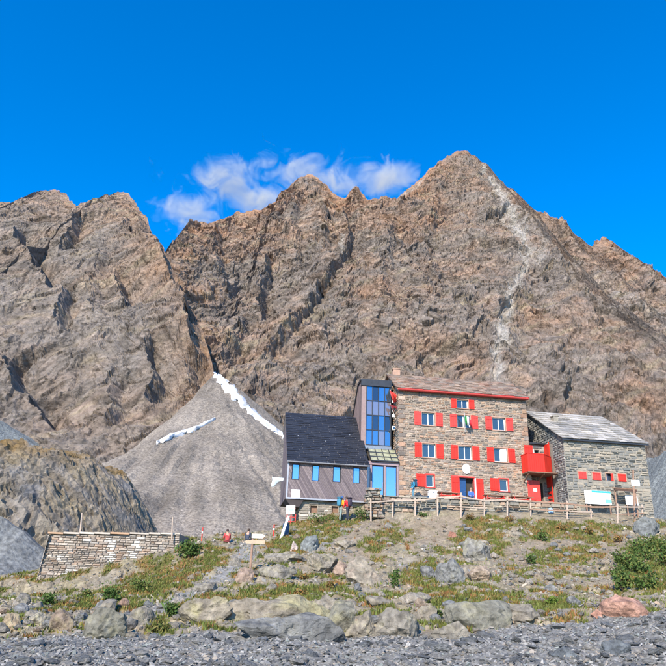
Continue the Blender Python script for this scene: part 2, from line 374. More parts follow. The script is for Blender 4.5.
# ground zones, as outlines of what grows or lies where (photo pixels, on the ground)
GRASS = [[(60,608),(100,590),(140,572),(180,548),(205,545),(232,548),(226,562),(195,580),(150,596),(120,607)], [(80,605),(130,585),(170,575),(165,600),(100,612)],
 [(262,548),(300,522),(330,516),(368,518),(350,530),(330,545),(300,552),(265,556)], [(190,598),(260,590),(345,582),(350,594),(280,600),(195,606)],
 [(355,545),(395,520),(410,540),(370,556)], [(372,535),(400,528),(415,533),(380,545)], [(452,545),(462,520),(500,516),(520,526),(495,545),(470,552)], [(520,520),(575,522),(620,528),(610,545),(560,540),(525,535)],
 [(350,600),(430,585),(480,588),(520,600),(480,608),(400,606)], [(520,560),(545,545),(600,545),(600,562),(540,566)], [(630,545),(700,530),(720,590),(640,592),(615,575)], [(140,628),(160,622),(180,630),(150,634)],
 [(400,570),(440,560),(450,575),(410,585)], [(500,605),(560,596),(590,606),(540,616)]]
DIRT = [[(370,520),(460,516),(470,530),(455,545),(400,545),(372,560),(330,560),(345,528)], [(500,548),(540,540),(640,540),(630,560),(520,570)], [(200,592),(340,584),(340,594),(210,600)]]
PATH = [[(100,622),(170,600),(215,575),(238,555),(232,540),(255,540),(252,560),(225,580),(190,600),(140,622)], [(336,522),(352,522),(340,540),(318,552),(322,540)]]
def masks(x, y, z):
    px, py = proj(np.stack([x, y, z], -1))
    wob = fbm2(x*.9, y*.9, 4, 301); wob2 = fbm2(x*.9+40, y*.9, 4, 302)
    qx, qy = px+9*wob, py+5*wob2
    def any_(L):
        r = np.zeros(np.shape(px), bool)
        for p in L: r |= inpoly(qx, qy, p)
        return r.astype(float)
    g = any_(GRASS)*sstep(-.35, .15, fbm2(x*1.3, y*1.3, 3, 310)+.15)
    g = np.maximum(g, sstep(.12, .38, fbm2(x*.55+9, y*.55, 4, 320))*.9*(py > 520)*(1-any_(PATH))*(1-.7*any_(DIRT)))
    gravel = sstep(-2, 3, py-np.interp(px, [-80,0,100,200,333,430,520,600,666,750], [640,638,635,632,636,634,627,617,609,602])+3*wob)
    return g*(1-gravel), any_(DIRT), any_(PATH), gravel, px, py
def ground_detail(x, y):
    return .13*fbm2(x*.45, y*.45, 4, 71)+.035*fbm2(x*2.2, y*2.2, 3, 72)
def ground_z(x, y): return ground_base(x, y)+ground_detail(np.asarray(x, float), np.asarray(y, float))
nu, ny_ = 570, 345
uu = np.linspace(-.92, .92, nu); yy = 8.0*(68/8.0)**np.linspace(0, 1, ny_)
GX, GY = uu[None]*yy[:, None], np.repeat(yy[:, None], nu, 1)
GZ = ground_base(GX, GY); 
g_, d_, p_, gr_, gpx, gpy = masks(GX, GY, GZ)
f1, i1 = facet2(GX*.9+GY*.3, GY*.9, 400, 1.0); f2, i2 = facet2(GX*2.6, GY*2.6+GX*.4, 410, 1.0); f3, i3 = facet2(GX*6.5, GY*6.5, 420, 1.0)
rocky = np.clip(1-g_-.8*d_-p_-.75*gr_, .06, 1)*sstep(68, 60, GY)
terr = ((GX*E1[0]+(GY-ORG[1])*E1[1]-ORG[0]*E1[0]) > -3) & (gpy < 519)
rocky = np.where(terr, .05, rocky)
GZ = GZ+ground_detail(GX, GY)+rocky*(.16*f1+.06*f2+.03*f3)+gr_*(.02*f2+.02*f3)+g_*.05*fbm2(GX*5, GY*5, 2, 430)
br = (.72+.38*i2*.6+.3*i3*.5+.25*fbm2(GX*1.2, GY*1.2, 4, 440))[..., None]
n1 = fbm2(GX*.5, GY*.5, 4, 450)[..., None]; n2 = fbm2(GX*2, GY*2, 4, 451)[..., None]
c = np.array((.275, .228, .16))*br
c = c*(1-np.clip(n1*.9, 0, .5))+np.array((.30, .27, .17))*br*np.clip(n1*.9, 0, .5)      # pale yellow lichen
c = c*(1-np.clip(-n1*.8, 0, .5))+np.array((.235, .22, .19))*br*np.clip(-n1*.8, 0, .5)
dirt = np.array((.295, .24, .175))*(.9+.25*n2)
c = c*(1-d_[..., None]*.85)+dirt*d_[..., None]*.85
c = c*(1-p_[..., None]*.85)+np.array((.27, .265, .25))*(.9+.3*n2)*p_[..., None]*.85
gcol = np.array((.13, .125, .035))*(1-np.clip(n1+.5, 0, 1))+np.array((.235, .165, .05))*np.clip(n1+.5, 0, 1)
rust = np.clip(n2*1.9-.25, 0, .85)*np.clip(n1+.6, 0, 1); gcol = gcol*(1-rust)+np.array((.24, .105, .045))*rust
c = c*(1-g_[..., None]*.9)+gcol*(.8+.4*n2)*g_[..., None]*.9
c = c*(1-gr_[..., None])+np.array((.185, .18, .168))*(.75+.5*i3[..., None]+.2*n2)*gr_[..., None]
M_GROUND = mat_attr('hillside_ground', rough=.95, scale=5.0, amt=.32, bump=.7, bdist=.06, crack=1.5, spec=.12)
ground = mesh_np('hillside', np.stack([GX, GY, GZ], -1).reshape(-1, 3), grid_faces(ny_, nu), M_GROUND, np.clip(c, .01, .8).reshape(-1, 3), smooth=False)
ground['kind'] = 'structure'
def gz_exact(x, y):
    """height of the built sheet (its own triangles, near enough)"""
    fy = (math.log(max(y, 8.01)/8.0)/math.log(68/8.0))*(ny_-1); fu = (x/y+.92)/1.84*(nu-1)
    iy, iu = int(min(max(fy, 0), ny_-2)), int(min(max(fu, 0), nu-2)); ty, tu = min(max(fy-iy, 0), 1), min(max(fu-iu, 0), 1)
    return float((GZ[iy, iu]*(1-tu)+GZ[iy, iu+1]*tu)*(1-ty)+(GZ[iy+1, iu]*(1-tu)+GZ[iy+1, iu+1]*tu)*ty)
def on_ground(px, py, lo=12.0, hi=66.0):
    d = ray(px, py); d = d/d[1]; prev = lo; Y = lo
    while Y < hi:
        p = CAM+d*Y
        if p[2] < gz_exact(p[0], p[1]):
            a, b = prev, Y
            for _ in range(12):
                mth = .5*(a+b); p = CAM+d*mth
                if p[2] < gz_exact(p[0], p[1]): b = mth
                else: a = mth
            p = CAM+d*b; p[2] = gz_exact(p[0], p[1]); return p
        prev = Y; Y += .12
    p = CAM+d*hi; return p

# ------------------------------------------------------------------ scree: one sheet behind the hut ridge, up to the foot of the cliffs
sx, sy = np.linspace(-190, 260, 370), np.linspace(60, 330, 240)
SX, SY = np.meshgrid(sx, sy)
apex = at(214, 372, 250.0)
ddx, ddy = SX-apex[0], apex[1]-SY
dc = np.hypot(np.where(ddx < 0, ddx*(1+4*np.exp(-np.maximum(ddy, 0)/60)), ddx*1.1), ddy)
cone = apex[2]-np.minimum(dc, 60)*.70-np.maximum(dc-60, 0)*.52
cone = np.where(SY > apex[1], apex[2]-(SY-apex[1])*.05-np.abs(ddx)*1.5, cone)
lo = 1.5+np.maximum(SY-70, 0)*.05
la = at(-12, 428, 196.); left = la[2]-np.maximum(196-SY, -6)*.50-np.maximum(SX-la[0], 0)*.55
ra = at(676, 450, 210.); right = ra[2]-np.maximum(210-SY, -6)*.45-np.maximum(ra[0]+4-SX, 0)*1.3
def smax(a, b, k=3.0):
    h = np.clip(.5+.5*(a-b)/k, 0, 1); return b*(1-h)+a*h+k*h*(1-h)
l2 = at(-6, 522, 73.); low = l2[2]-np.where(SY < 73, (73-SY)*.55, (SY-73)*.8)-np.maximum(SX-l2[0], 0)*.60
SZ = smax(smax(smax(smax(lo, cone), left), right), low, 1.)
SZ = SZ+1.6*fbm2(SX/22, SY/22, 4, 90)+.25*fbm2(SX/4, SY/4, 3, 91)
rill = (.55+1.1*sstep(20, 70, dc))*.38*ridged2(np.arctan2(SX-apex[0], apex[1]-SY)*26, dc/60, 3, 92); SZ = SZ+rill
nn = fbm2(SX/18, SY/18, 4, 95)[..., None]; n4 = fbm2(np.arctan2(SX-apex[0], apex[1]-SY+.01)*22, dc/40, 3, 96)[..., None]
c = np.array((.228, .198, .165))*(1+.22*nn+.26*n4)
lf = sstep(-60, -85, SX+(SY-60)*.05)[..., None]; c = c*(1-lf)+np.array((.19, .205, .20))*lf
lf2 = (sstep(80, 74, SY)*sstep(-22, -28, SX))[..., None]; c = c*(1-lf2)+np.array((.185, .19, .185))*lf2
rf = sstep(75, 100, SX)[..., None]; c = c*(1-rf)+np.array((.17, .185, .185))*rf
M_SCREE = mat_attr('scree_stones', rough=.95, scale=1.5, amt=.55, bump=.55, bdist=.4, crack=1.3, detail=6, spec=.1)
scree = mesh_np('scree_slope', np.stack([SX, SY, SZ], -1).reshape(-1, 3), grid_faces(240, 370), M_SCREE, np.clip(c, .02, .6).reshape(-1, 3))
scree['kind'] = 'structure'
def scree_hit(px, py, lo_=70., hi_=329.):
    d = ray(px, py); d = d/d[1]
    Ys = np.arange(lo_, hi_, .25); q = CAM[None]+d[None]*Ys[:, None]
    ii = np.clip(((q[:, 1]-60)/270*239).round().astype(int), 0, 239); jj = np.clip(((q[:, 0]+190)/450*369).round().astype(int), 0, 369)
    h = np.nonzero(q[:, 2] < SZ[ii, jj])[0]
    return (q[h[0]] if len(h) else q[-1])

# ------------------------------------------------------------------ rock dome left of the hut
kx, ky = np.linspace(-84, -16, 300), np.linspace(74, 126, 230)
KX, KY = np.meshgrid(kx, ky)
top = at(40, 455, 104.)
e = ((KX-top[0])/np.where(KX > top[0], 22.5, 80.))**2+((KY-104)/np.where(KY < 104, 27., 24.))**2
KZ = 2+(top[2]-2)*np.clip(1-e**1.7, -.4, 1)
wx = KX+3*fbm2(KX/9, KY/9, 3, 501); wz = KY+KZ*.8+3*fbm2(KX/9, KZ/9, 3, 502)
fa, ia = facet2(wx/6, wz/4.5+wx*.12, 510, 1.0); fb, ib = facet2(wx/2.6, wz/1.5+wx*.2, 520, 1.1); fc, ic = facet2(wx/1.0, wz/.7, 530, 1.2)
KZ = KZ+(.6*fa+.42*fb+.22*fc+.9*fbm2(KX/6, KY/6, 4, 540))
KYd = KY-(.7*fa+.5*fb+.35*fc)*np.clip(1.5*e, .15, 1)*sstep(top[0]+22, top[0]+12, KX)
n1 = fbm2(KX/5, wz/5, 4, 550)[..., None]; tp = sstep(.76, .98, (KZ-2)/(top[2]-2))[..., None]
c = np.array((.235, .205, .17))*(.78+.38*ib[..., None]+.3*ic[..., None]+.3*n1)
oc = np.clip(n1*.9+.15, 0, .7); c = c*(1-oc)+np.array((.24, .20, .13))*oc
bl = np.clip(-n1*1.0-.25, 0, .35); c = c*(1-bl)+np.array((.21, .23, .26))*bl
tt = np.clip(tp*(.9+.7*n1), 0, .9); c = c*(1-tt)+np.array((.21, .14, .06))*tt
M_DOME = mat_attr('dome_rock', rough=.95, scale=.9, amt=.35, bump=.9, bdist=.4, crack=1.5, spec=.1)
dome = mesh_np('rock_dome', np.stack([KX, KYd, KZ], -1).reshape(-1, 3), grid_faces(230, 300), M_DOME, np.clip(c, .02, .6).reshape(-1, 3))
dome['kind'] = 'structure'

# ------------------------------------------------------------------ everything else out to the horizon
far = MB().add([(-6000,-6000,-3.5),(6000,-6000,-3.5),(6000,6000,-3.5),(-6000,6000,-3.5)], [(0,1,2,3)])
g = far.build('valley_ground', mat_plain('valley_gravel', (.17, .175, .165), .95, .4, .3, .5, .3)); g['kind'] = 'structure'

# ------------------------------------------------------------------ snow left in the gully
M_SNOW = mat_plain('old_snow', (.66, .66, .66), .8, .5, .18, .6, .3)
M_SNOW.node_tree.nodes['Principled BSDF'].inputs['Subsurface Weight'].default_value = 0
def snow(label, line, seed):
    """a strip of snow lying on the scree and gully floor; line = (px, py, half width px)"""
    cols = 9; V = []
    pts = []
    for i in range(len(line)-1):
        (x0, y0, w0), (x1, y1, w1) = line[i], line[i+1]
        for k in range(6): t = k/6; pts.append((x0+(x1-x0)*t, y0+(y1-y0)*t, w0+(w1-w0)*t))
    pts.append(line[-1]); n = len(pts)
    for i, (x, y, w) in enumerate(pts):
        a, b = pts[max(i-1, 0)], pts[min(i+1, n-1)]; dx, dy = b[0]-a[0], b[1]-a[1]; l = math.hypot(dx, dy)
        for j in range(cols):
            s = (j/(cols-1)*2-1); ww = w*(1+.9*float(vn2(np.array([i*.55]), np.array([s*2+seed]), seed)[0]))
            q = scree_hit(x-dy/l*s*ww, y+dx/l*s*ww); q = q+np.array([0, -.5, 1.0])*.55*(1-s*s)-np.array([0, 0, .25])*(abs(s) > .99)
            V.append(q)
    V = np.array(V); nv = len(V)
    o = mesh_np('snow_patch', V, grid_faces(n, cols), M_SNOW, smooth=True)
    mod = o.modifiers.new('thick', 'SOLIDIFY'); mod.thickness = .3; mod.offset = -1
    tag(o, label, 'snow', 'old snow below the gully'); return o
snow('long white snow strip running from the dark gully down the scree cone', [(209,356,2.2),(212,364,3.5),(215,372,4.5),(222,380,5.5),(232,391,5),(243,404,4),(256,416,3),(270,426,2.5),(284,436,2)], 3)
snow('short narrow snow streak along the top edge of the scree, beside the rock dome', [(157,443,1.2),(168,438,2.6),(182,433,2.4),(197,428,1.8),(215,419,1)], 9)

# ------------------------------------------------------------------ cloud drifting behind the crest
def cloud():
    c0 = at(285, 196, 1500.)
    b = MB(); b.box(-360, 360, -70, 70, -150, 150)
    mt = bpy.data.materials.new('cloud_vapour'); mt.use_nodes = True; t = mt.node_tree; t.nodes.clear(); L = t.links.new
    out = N(t, 'ShaderNodeOutputMaterial'); pv = N(t, 'ShaderNodeVolumePrincipled'); pv.inputs['Color'].default_value = (1, 1, 1, 1); pv.inputs['Anisotropy'].default_value = -0.35
    tc = N(t, 'ShaderNodeTexCoord')
    n1 = N(t, 'ShaderNodeTexNoise', Scale=.013, Detail=9, Roughness=.68, Distortion=.9); L(tc.outputs['Object'], n1.inputs['Vector'])
    prev = None
    for (px, py, rx, rz) in [(190,212,34,26),(235,178,46,24),(300,172,60,24),(365,176,42,20),(395,178,22,22),(262,200,60,18)]:   # billows of the bank
        q = at(px, py, 1500.)-c0; k = 1500/666*1.08
        mp = N(t, 'ShaderNodeVectorMath', operation='SUBTRACT'); L(tc.outputs['Object'], mp.inputs[0]); mp.inputs[1].default_value = (q[0], 0, q[2])
        dv = N(t, 'ShaderNodeVectorMath', operation='DIVIDE'); L(mp.outputs[0], dv.inputs[0]); dv.inputs[1].default_value = (rx*k, 62, rz*k)
        ln = N(t, 'ShaderNodeVectorMath', operation='LENGTH'); L(dv.outputs[0], ln.inputs[0])
        if prev is None: prev = ln.outputs['Value']
        else:
            mn = N(t, 'ShaderNodeMath', operation='SMOOTH_MIN'); L(prev, mn.inputs[0]); L(ln.outputs['Value'], mn.inputs[1]); mn.inputs[2].default_value = .3; prev = mn.outputs[0]
    mr = N(t, 'ShaderNodeMapRange'); L(prev, mr.inputs[0]); mr.inputs[1].default_value = 0; mr.inputs[2].default_value = 1.5; mr.inputs[3].default_value = .16; mr.inputs[4].default_value = -.16
    ad = N(t, 'ShaderNodeMath', operation='ADD'); L(n1.outputs[0], ad.inputs[0]); L(mr.outputs[0], ad.inputs[1])
    m2 = N(t, 'ShaderNodeMapRange'); L(ad.outputs[0], m2.inputs[0]); m2.inputs[1].default_value = .50; m2.inputs[2].default_value = .76; m2.inputs[3].default_value = 0; m2.inputs[4].default_value = .045
    L(m2.outputs[0], pv.inputs['Density']); L(pv.outputs[0], out.inputs['Volume'])
    o = b.build('cloud', mt); o.location = c0; o['kind'] = 'stuff'
    o['label'] = 'thin white cloud drifting behind the mountain crest'
cloud()
# ------------------------------------------------------------------ hut materials
M_STONE = mat_attr('wall_stone', rough=.92, scale=7., amt=.28, bump=.6, bdist=.02, spec=.15)
M_MORTAR = mat_plain('pale_mortar', (.31, .265, .21), .95, 4., .25, .6, .02)
M_MORTAR_G = mat_plain('grey_mortar', (.29, .265, .22), .95, 4., .25, .6, .02)
M_RED = mat_plain('red_paint', (.66, .030, .016), .5, 3.0, .16, .1, .004, stretch=(1, 1, .25))
M_RED2 = mat_plain('faded_red_paint', (.60, .055, .045), .6, 3.0, .16, .1, .004)
M_SURR = mat_plain('pinkish_render', (.42, .27, .20), .9, 5., .2, .3, .01)
M_WHITE = mat_plain('white_paint', (.80, .80, .78), .5, 3., .05, .05, .003)
M_DARKMETAL = mat_plain('dark_metal', (.045, .05, .06), .45, 3., .2, .1, .005, metal=.3)
M_GREYMETAL = mat_plain('grey_metal', (.30, .31, .33), .4, 3., .1, .1, .005, metal=.6)
M_WOODW = mat_plain('weathered_wood', (.42, .34, .27), .85, 7., .25, .4, .01, stretch=(1, 1, .3))
M_WOODB = mat_plain('brown_wood', (.22, .13, .085), .8, 7., .25, .4, .01)
M_INSIDE = mat_plain('dim_interior', (.05, .045, .04), .95)
M_CURTAIN = mat_plain('curtain_cloth', (.62, .55, .50), .9, 9., .15)
def mat_glass(name, col, rough=.04, spec=1.0, metal=0.0):
    mt, t, p = _base(name); p.inputs['Base Color'].default_value = (*col, 1); p.inputs['Roughness'].default_value = rough
    p.inputs['Specular IOR Level'].default_value = spec; p.inputs['IOR'].default_value = 1.6; p.inputs['Metallic'].default_value = metal
    n = N(t, 'ShaderNodeTexNoise', Scale=.9, Detail=1); b = N(t, 'ShaderNodeBump', Strength=.06, Distance=.05); t.links.new(n.outputs[0], b.inputs['Height']); t.links.new(b.outputs[0], p.inputs['Normal'])
    return mt
M_GLASS = mat_glass('window_glass', (.03, .05, .08))
M_GLASS_B = mat_glass('coated_glass', (.30, .46, .70), .03, 1.0, .85)
M_GLASS_P = mat_glass('tinted_glass', (.75, .62, .68), .10, 1.0, .6)
rs = random.Random(5)

WARM = [(.37,.275,.205),(.32,.24,.185),(.41,.32,.25),(.29,.235,.20),(.37,.235,.165),(.25,.21,.18),(.38,.305,.25),(.185,.16,.14),(.40,.27,.185)]
GREYS = [(.27,.255,.22),(.20,.20,.185),(.33,.295,.235),(.155,.165,.16),(.36,.315,.245),(.23,.22,.195),(.125,.13,.125),(.38,.33,.26)]
COLD = [(.20,.205,.20),(.15,.16,.16),(.26,.26,.245),(.12,.125,.13),(.22,.215,.20),(.31,.30,.275)]
def courses(u0, u1, z0, z1, w, h, holes, rnd, gap=.022):
    """irregular coursed masonry: rectangles of stones that leave the holes free"""
    out = []; z = z0
    while z < z1-.04:
        hh = min(h*rnd.uniform(.65, 1.4), z1-z)
        if z1-z-hh < .06: hh = z1-z
        spans = [(u0, u1)]
        for a0, a1, b0, b1 in holes:
            if b0 < z+hh-.01 and b1 > z+.01:
                ns = []
                for s0, s1 in spans:
                    if a1 <= s0 or a0 >= s1: ns.append((s0, s1))
                    else:
                        if a0 > s0+.03: ns.append((s0, a0))
                        if a1 < s1-.03: ns.append((a1, s1))
                spans = ns
        for s0, s1 in spans:
            u = s0
            while u < s1-.02:
                ww = min(w*rnd.uniform(.5, 1.7), s1-u)
                if s1-u-ww < .08: ww = s1-u
                if rnd.random() < .12 and hh > .16:                      # two thin stones in place of one
                    m_ = z+hh*rnd.uniform(.4, .6); out += [(u+gap/2, u+ww-gap/2, z+gap/2, m_-gap/2), (u+gap/2, u+ww-gap/2, m_+gap/2, z+hh-gap/2)]
                else: out.append((u+gap/2, u+ww-gap/2, z+gap/2, z+hh-gap/2))
                u += ww
        z += hh
    return out
def add_stone(mb, r, pal, rnd, fn, dep=.05):
    """one roughly hewn stone; fn maps (u, out, z) to the wall"""
    u0, u1, z0, z1 = r; j = lambda k: rnd.uniform(-k, k); du, dz = min(.05, (u1-u0)*.18), min(.03, (z1-z0)*.2); d = dep*rnd.uniform(.5, 1.3)
    k1 = min(.02, (z1-z0)*.1)
    V = [(u0+j(k1), -.02, z0+j(k1)), (u1+j(k1), -.02, z0+j(k1)), (u1+j(k1), -.02, z1+j(k1)), (u0+j(k1), -.02, z1+j(k1)),
         (u0+du, d+j(.01), z0+dz), (u1-du, d+j(.01), z0+dz), (u1-du, d+j(.01), z1-dz), (u0+du, d+j(.01), z1-dz)]
    c = rnd.choice(pal); b = rnd.uniform(.75, 1.2)
    mb.add([fn(*q) for q in V], [(4,5,6,7),(0,1,5,4),(1,2,6,5),(2,3,7,6),(3,0,4,7)], tuple(k*b for k in c))
def wall_holes(mb, u0, u1, z0, z1, holes, depth, fn):
    """flat wall with real openings and their reveals; fn(u, inward, z)"""
    us = sorted({u0, u1, *[h[0] for h in holes], *[h[1] for h in holes]}); zs = sorted({z0, z1, *[h[2] for h in holes], *[h[3] for h in holes]})
    for i in range(len(us)-1):
        for k in range(len(zs)-1):
            uc, zc = (us[i]+us[i+1])/2, (zs[k]+zs[k+1])/2
            if any(h[0] < uc < h[1] and h[2] < zc < h[3] for h in holes): continue
            mb.add([fn(us[i],0,zs[k]), fn(us[i+1],0,zs[k]), fn(us[i+1],0,zs[k+1]), fn(us[i],0,zs[k+1])], [(0,1,2,3)])
    for a0, a1, b0, b1 in holes:
        q = [(a0,b0),(a1,b0),(a1,b1),(a0,b1)]
        for i in range(4):
            (x0, y0), (x1, y1) = q[i], q[(i+1) % 4]
            mb.add([fn(x0,0,y0), fn(x1,0,y1), fn(x1,depth,y1), fn(x0,depth,y0)], [(0,1,2,3)])
    return mb
def front(b): return lambda u, out, z: (u, b-out, z)
def leftw(a): return lambda u, out, z: (a-out, u, z)
def rightw(a): return lambda u, out, z: (a+out, u, z)

def shutter(parent, a0, a1, z0, z1, b, mat=None, name='shutter'):
    """board shutter: four upright boards and two ledges on the face, two strap hinges"""
    mb = MB(); n = 4; w = (a1-a0)/n
    for i in range(n): mb.box(a0+i*w+.004, a0+(i+1)*w-.004, b-.035+.006*(i % 2), b, z0, z1)
    mb.box(a0+.01, a1-.01, b-.006, b+.02, z0+.01, z1-.01)
    for f in (.14, .80): mb.box(a0+.03, a1-.03, b-.055, b-.035, z0+(z1-z0)*f, z0+(z1-z0)*f+.07)
    return mb.build(name, mat or M_RED, parent)
def window(parent, a0, a1, z0, z1, b, panes=2, inset=.14, frame=M_WHITE, glass=M_GLASS, curtain=False, bar=True, fw=.07):
    mb = MB(); f = fw; y0, y1 = b+inset, b+inset+.06
    mb.box(a0, a1, y0, y1, z0, z0+f); mb.box(a0, a1, y0, y1, z1-f, z1); mb.box(a0, a0+f, y0, y1, z0+f, z1-f); mb.box(a1-f, a1, y0, y1, z0+f, z1-f)
    w = (a1-a0-2*f)/panes
    for i in range(1, panes): mb.box(a0+f+i*w-.035, a0+f+i*w+.035, y0-.01, y1, z0+f, z1-f)
    fr = mb.build('window', frame, parent)
    for i in range(panes):
        l, r = a0+f+i*w+(.035 if i else 0), a0+f+(i+1)*w-(.035 if i < panes-1 else 0)
        MB().box(l, r, y0+.025, y0+.035, z0+f, z1-f).build('pane', glass, fr)
    if curtain:
        c = MB(); k = 10; xa, xb = a0+f, a0+f+(a1-a0)*.45
        P = [(xa+(xb-xa)*i/k, y1+.03+.015*(i % 2)) for i in range(k+1)]
        for i in range(k): c.add([(P[i][0],P[i][1],z0),(P[i+1][0],P[i+1][1],z0),(P[i+1][0],P[i+1][1],z1),(P[i][0],P[i][1],z1)], [(0,1,2,3)])
        c.build('curtain', M_CURTAIN, fr)
    return fr
def surround(parent, a0, a1, z0, z1, b, t=.09, mat=None, sill=True):
    mb = MB(); y0, y1 = b-.045, b+.10
    mb.box(a0-t, a0-.001, y0, y1, z0, z1); mb.box(a1+.001, a1+t, y0, y1, z0, z1); mb.box(a0-t, a1+t, y0-.012, y1, z1+.001, z1+t)
    if sill: mb.box(a0-t-.04, a1+t+.04, y0-.05, y1, z0-t*.8, z0-.001)
    return mb.build('window_surround', mat or M_SURR, parent)
def slab_roof(mb, p00, p10, p01, rows, w, pal, rnd, thick=.05):
    """overlapping stone slabs on a roof plane: p00 eave left, p10 eave right, p01 ridge left"""
    p00, p10, p01 = Vector(p00), Vector(p10), Vector(p01); eu = (p10-p00); ev = (p01-p00); Lu, Lv = eu.length, ev.length; eu = eu/Lu; ev = ev/Lv; nn = eu.cross(ev).normalized()
    if nn.z < 0: nn = -nn
    rh = Lv/rows
    for r in range(rows):
        u = rnd.uniform(-.3, 0)*w
        while u < Lu:
            ww = w*rnd.uniform(.6, 1.5); a, b = max(u+.012, 0), min(u+ww-.012, Lu); u += ww
            if b-a < .05: continue
            v0, v1 = r*rh-rnd.uniform(0, .08), min((r+1)*rh+.12, Lv+.02); h = thick*rnd.uniform(.6, 1.3); t0 = .03+h+rnd.uniform(0, .03); t1 = .02
            sk = rnd.uniform(-.03, .03)
            P = [p00+eu*a+ev*(v0+sk)+nn*t0, p00+eu*b+ev*(v0-sk)+nn*(t0+rnd.uniform(-.01,.02)), p00+eu*b+ev*v1+nn*t1, p00+eu*a+ev*v1+nn*t1]
            Q = [q-nn*h for q in P]; c = rnd.choice(pal); k = rnd.uniform(.8, 1.2)
            mb.add(P+Q, [(0,1,2,3),(7,6,5,4),(0,4,5,1),(1,5,6,2),(2,6,7,3),(3,7,4,0)], tuple(x*k for x in c))

# ------------------------------------------------------------------ the tall stone hut
HROT = YAW
H = empty('stone_hut', ORG, HROT, 'tall four-storey stone mountain hut with red shutters and red gutter', 'building')
WIN = [(5.45,6.51,8.48,9.30)]
cols_ = [(2.12,3.33),(5.42,6.64),(8.75,9.97)]
WIN += [(a, b, 6.68, 7.85) for a, b in cols_]+[(a, b, 3.80, 5.03) for a, b in cols_]
GW = [(2.42,3.10,1.24,2.28), (9.10,9.86,1.24,2.28)]
DOOR = (5.41,6.72,-.05,2.22)
HW, HB, HE, HR = 12.1, 7.4, 10.0, 12.35
holes = WIN+GW+[DOOR]
mb = MB(); wall_holes(mb, 0, HW, -1.2, HE, holes, .35, lambda u, i, z: (u, i, z))
mb.add([(0,0,-1.2),(0,HB,-1.2),(0,HB,HE),(0,HB/2,HR-.1),(0,0,HE)], [(0,1,2,3,4)]); mb.add([(HW,0,-1.2),(HW,HB,-1.2),(HW,HB,HE),(HW,HB/2,HR-.1),(HW,0,HE)], [(4,3,2,1,0)])
mb.add([(0,HB,-1.2),(HW,HB,-1.2),(HW,HB,HE),(0,HB,HE)], [(0,1,2,3)])
mb.build('wall', M_MORTAR, H, recalc=False)
MB().box(.4, HW-.4, .45, HB-.4, -.02, HE-.1).build('interior', M_INSIDE, H)
mb = MB(); pad = [(a-.1, b+.1, c-.1, d+.1) for a, b, c, d in holes]
for r in courses(0, HW, -1.2, HE-.12, .36, .17, pad, rs): add_stone(mb, r, WARM, rs, front(0), .045)
gable = lambda y: HE+(HR-.1-HE)*(1-abs(y-HB/2)/(HB/2))
for r in courses(0, HB, -1.2, HR-.2, .4, .18, [], rs):
    if r[3] < min(gable(r[0]), gable(r[1])): add_stone(mb, r, WARM+COLD[:2], rs, leftw(0), .045); add_stone(mb, r, WARM+COLD[:2], rs, rightw(HW), .045)
for i, (z, k) in enumerate([(q*.42, q % 2) for q in range(-2, 24)]):          # larger corner stones
    for a0, a1 in ((-.02, .42+.2*k), (HW-.42-.2*k, HW+.02)): add_stone(mb, (a0, a1, z+.01, z+.40), WARM, rs, front(-.03), .05)
mb.build('stone_facing', M_STONE, H, kind='stuff')
for i, (a0, a1, z0, z1) in enumerate(WIN):
    attic = i == 0; sw = .52 if attic else .66
    m_ = M_RED if (attic or i >= 4) else M_RED2
    window(H, a0, a1, z0, z1, 0, 2, curtain=(i in (0, 1, 3)))
    surround(H, a0, a1, z0, z1, 0)
    shutter(H, a0-sw-.04, a0-.06, z0-.02, z1+.02, -.075, m_); shutter(H, a1+.06, a1+sw+.05, z0-.02, z1+.02, -.075, m_)
MB().box(10.0-.62, 10.0-.10, -.02, .10, 3.84, 4.98).build('window_sash', M_WHITE, H)
for a0, a1, z0, z1 in GW:
    window(H, a0, a1, z0, z1, 0, 1); surround(H, a0, a1, z0, z1, 0, .10, M_RED2); shutter(H, a0-.90, a0-.11, z0-.02, z1+.02, -.075)
# front door: red leaves folded back against the wall, red lintel
mb = MB(); a0, a1, z0, z1 = DOOR
mb.box(a0-.06, a0, -.05, .30, z0, z1); mb.box(a1, a1+.06, -.05, .30, z0, z1); mb.box(a0-.75, a1+.10, -.10, .30, z1+.002, z1+.12); fr = mb.build('door_frame', M_RED2, H)
for q0, q1 in ((a0-.74, a0-.07), (a1+.20, a1+.86)): shutter(H, q0, q1, .02, z1-.02, -.075, M_RED, 'door_leaf')
MB().box(a1+.07, a1+.18, -.10, -.02, .02, z1-.02).build('door_leaf', M_WHITE, H)
dr = MB().box(a0+.02, a0+.66, .20, .25, .02, z1-.04).build('door', mat_plain('blue_door', (.02, .07, .20), .4), H); MB().tube([(a0+.60,.20,1.05),(a0+.60,.14,1.05),(a0+.50,.14,1.05)], .014, 6).build('handle', M_GREYMETAL, dr)
MB().box(a0-.3, a1+.3, -.55, -.05, -.25, .02).build('doorstep', M_SURR, H)
# round white plate above the door
mb = MB(); cx, cz, r_ = 6.07, 2.99, .42; n = 28
P = [(cx+r_*.86*math.cos(2*math.pi*i/n), cz+r_*1.05*math.sin(2*math.pi*i/n)) for i in range(n)]
mb.prism(P, -.10, -.065, 'y'); o = mb.build('round_plate', M_WHITE, H); o['label'] = 'round white plate above the door'
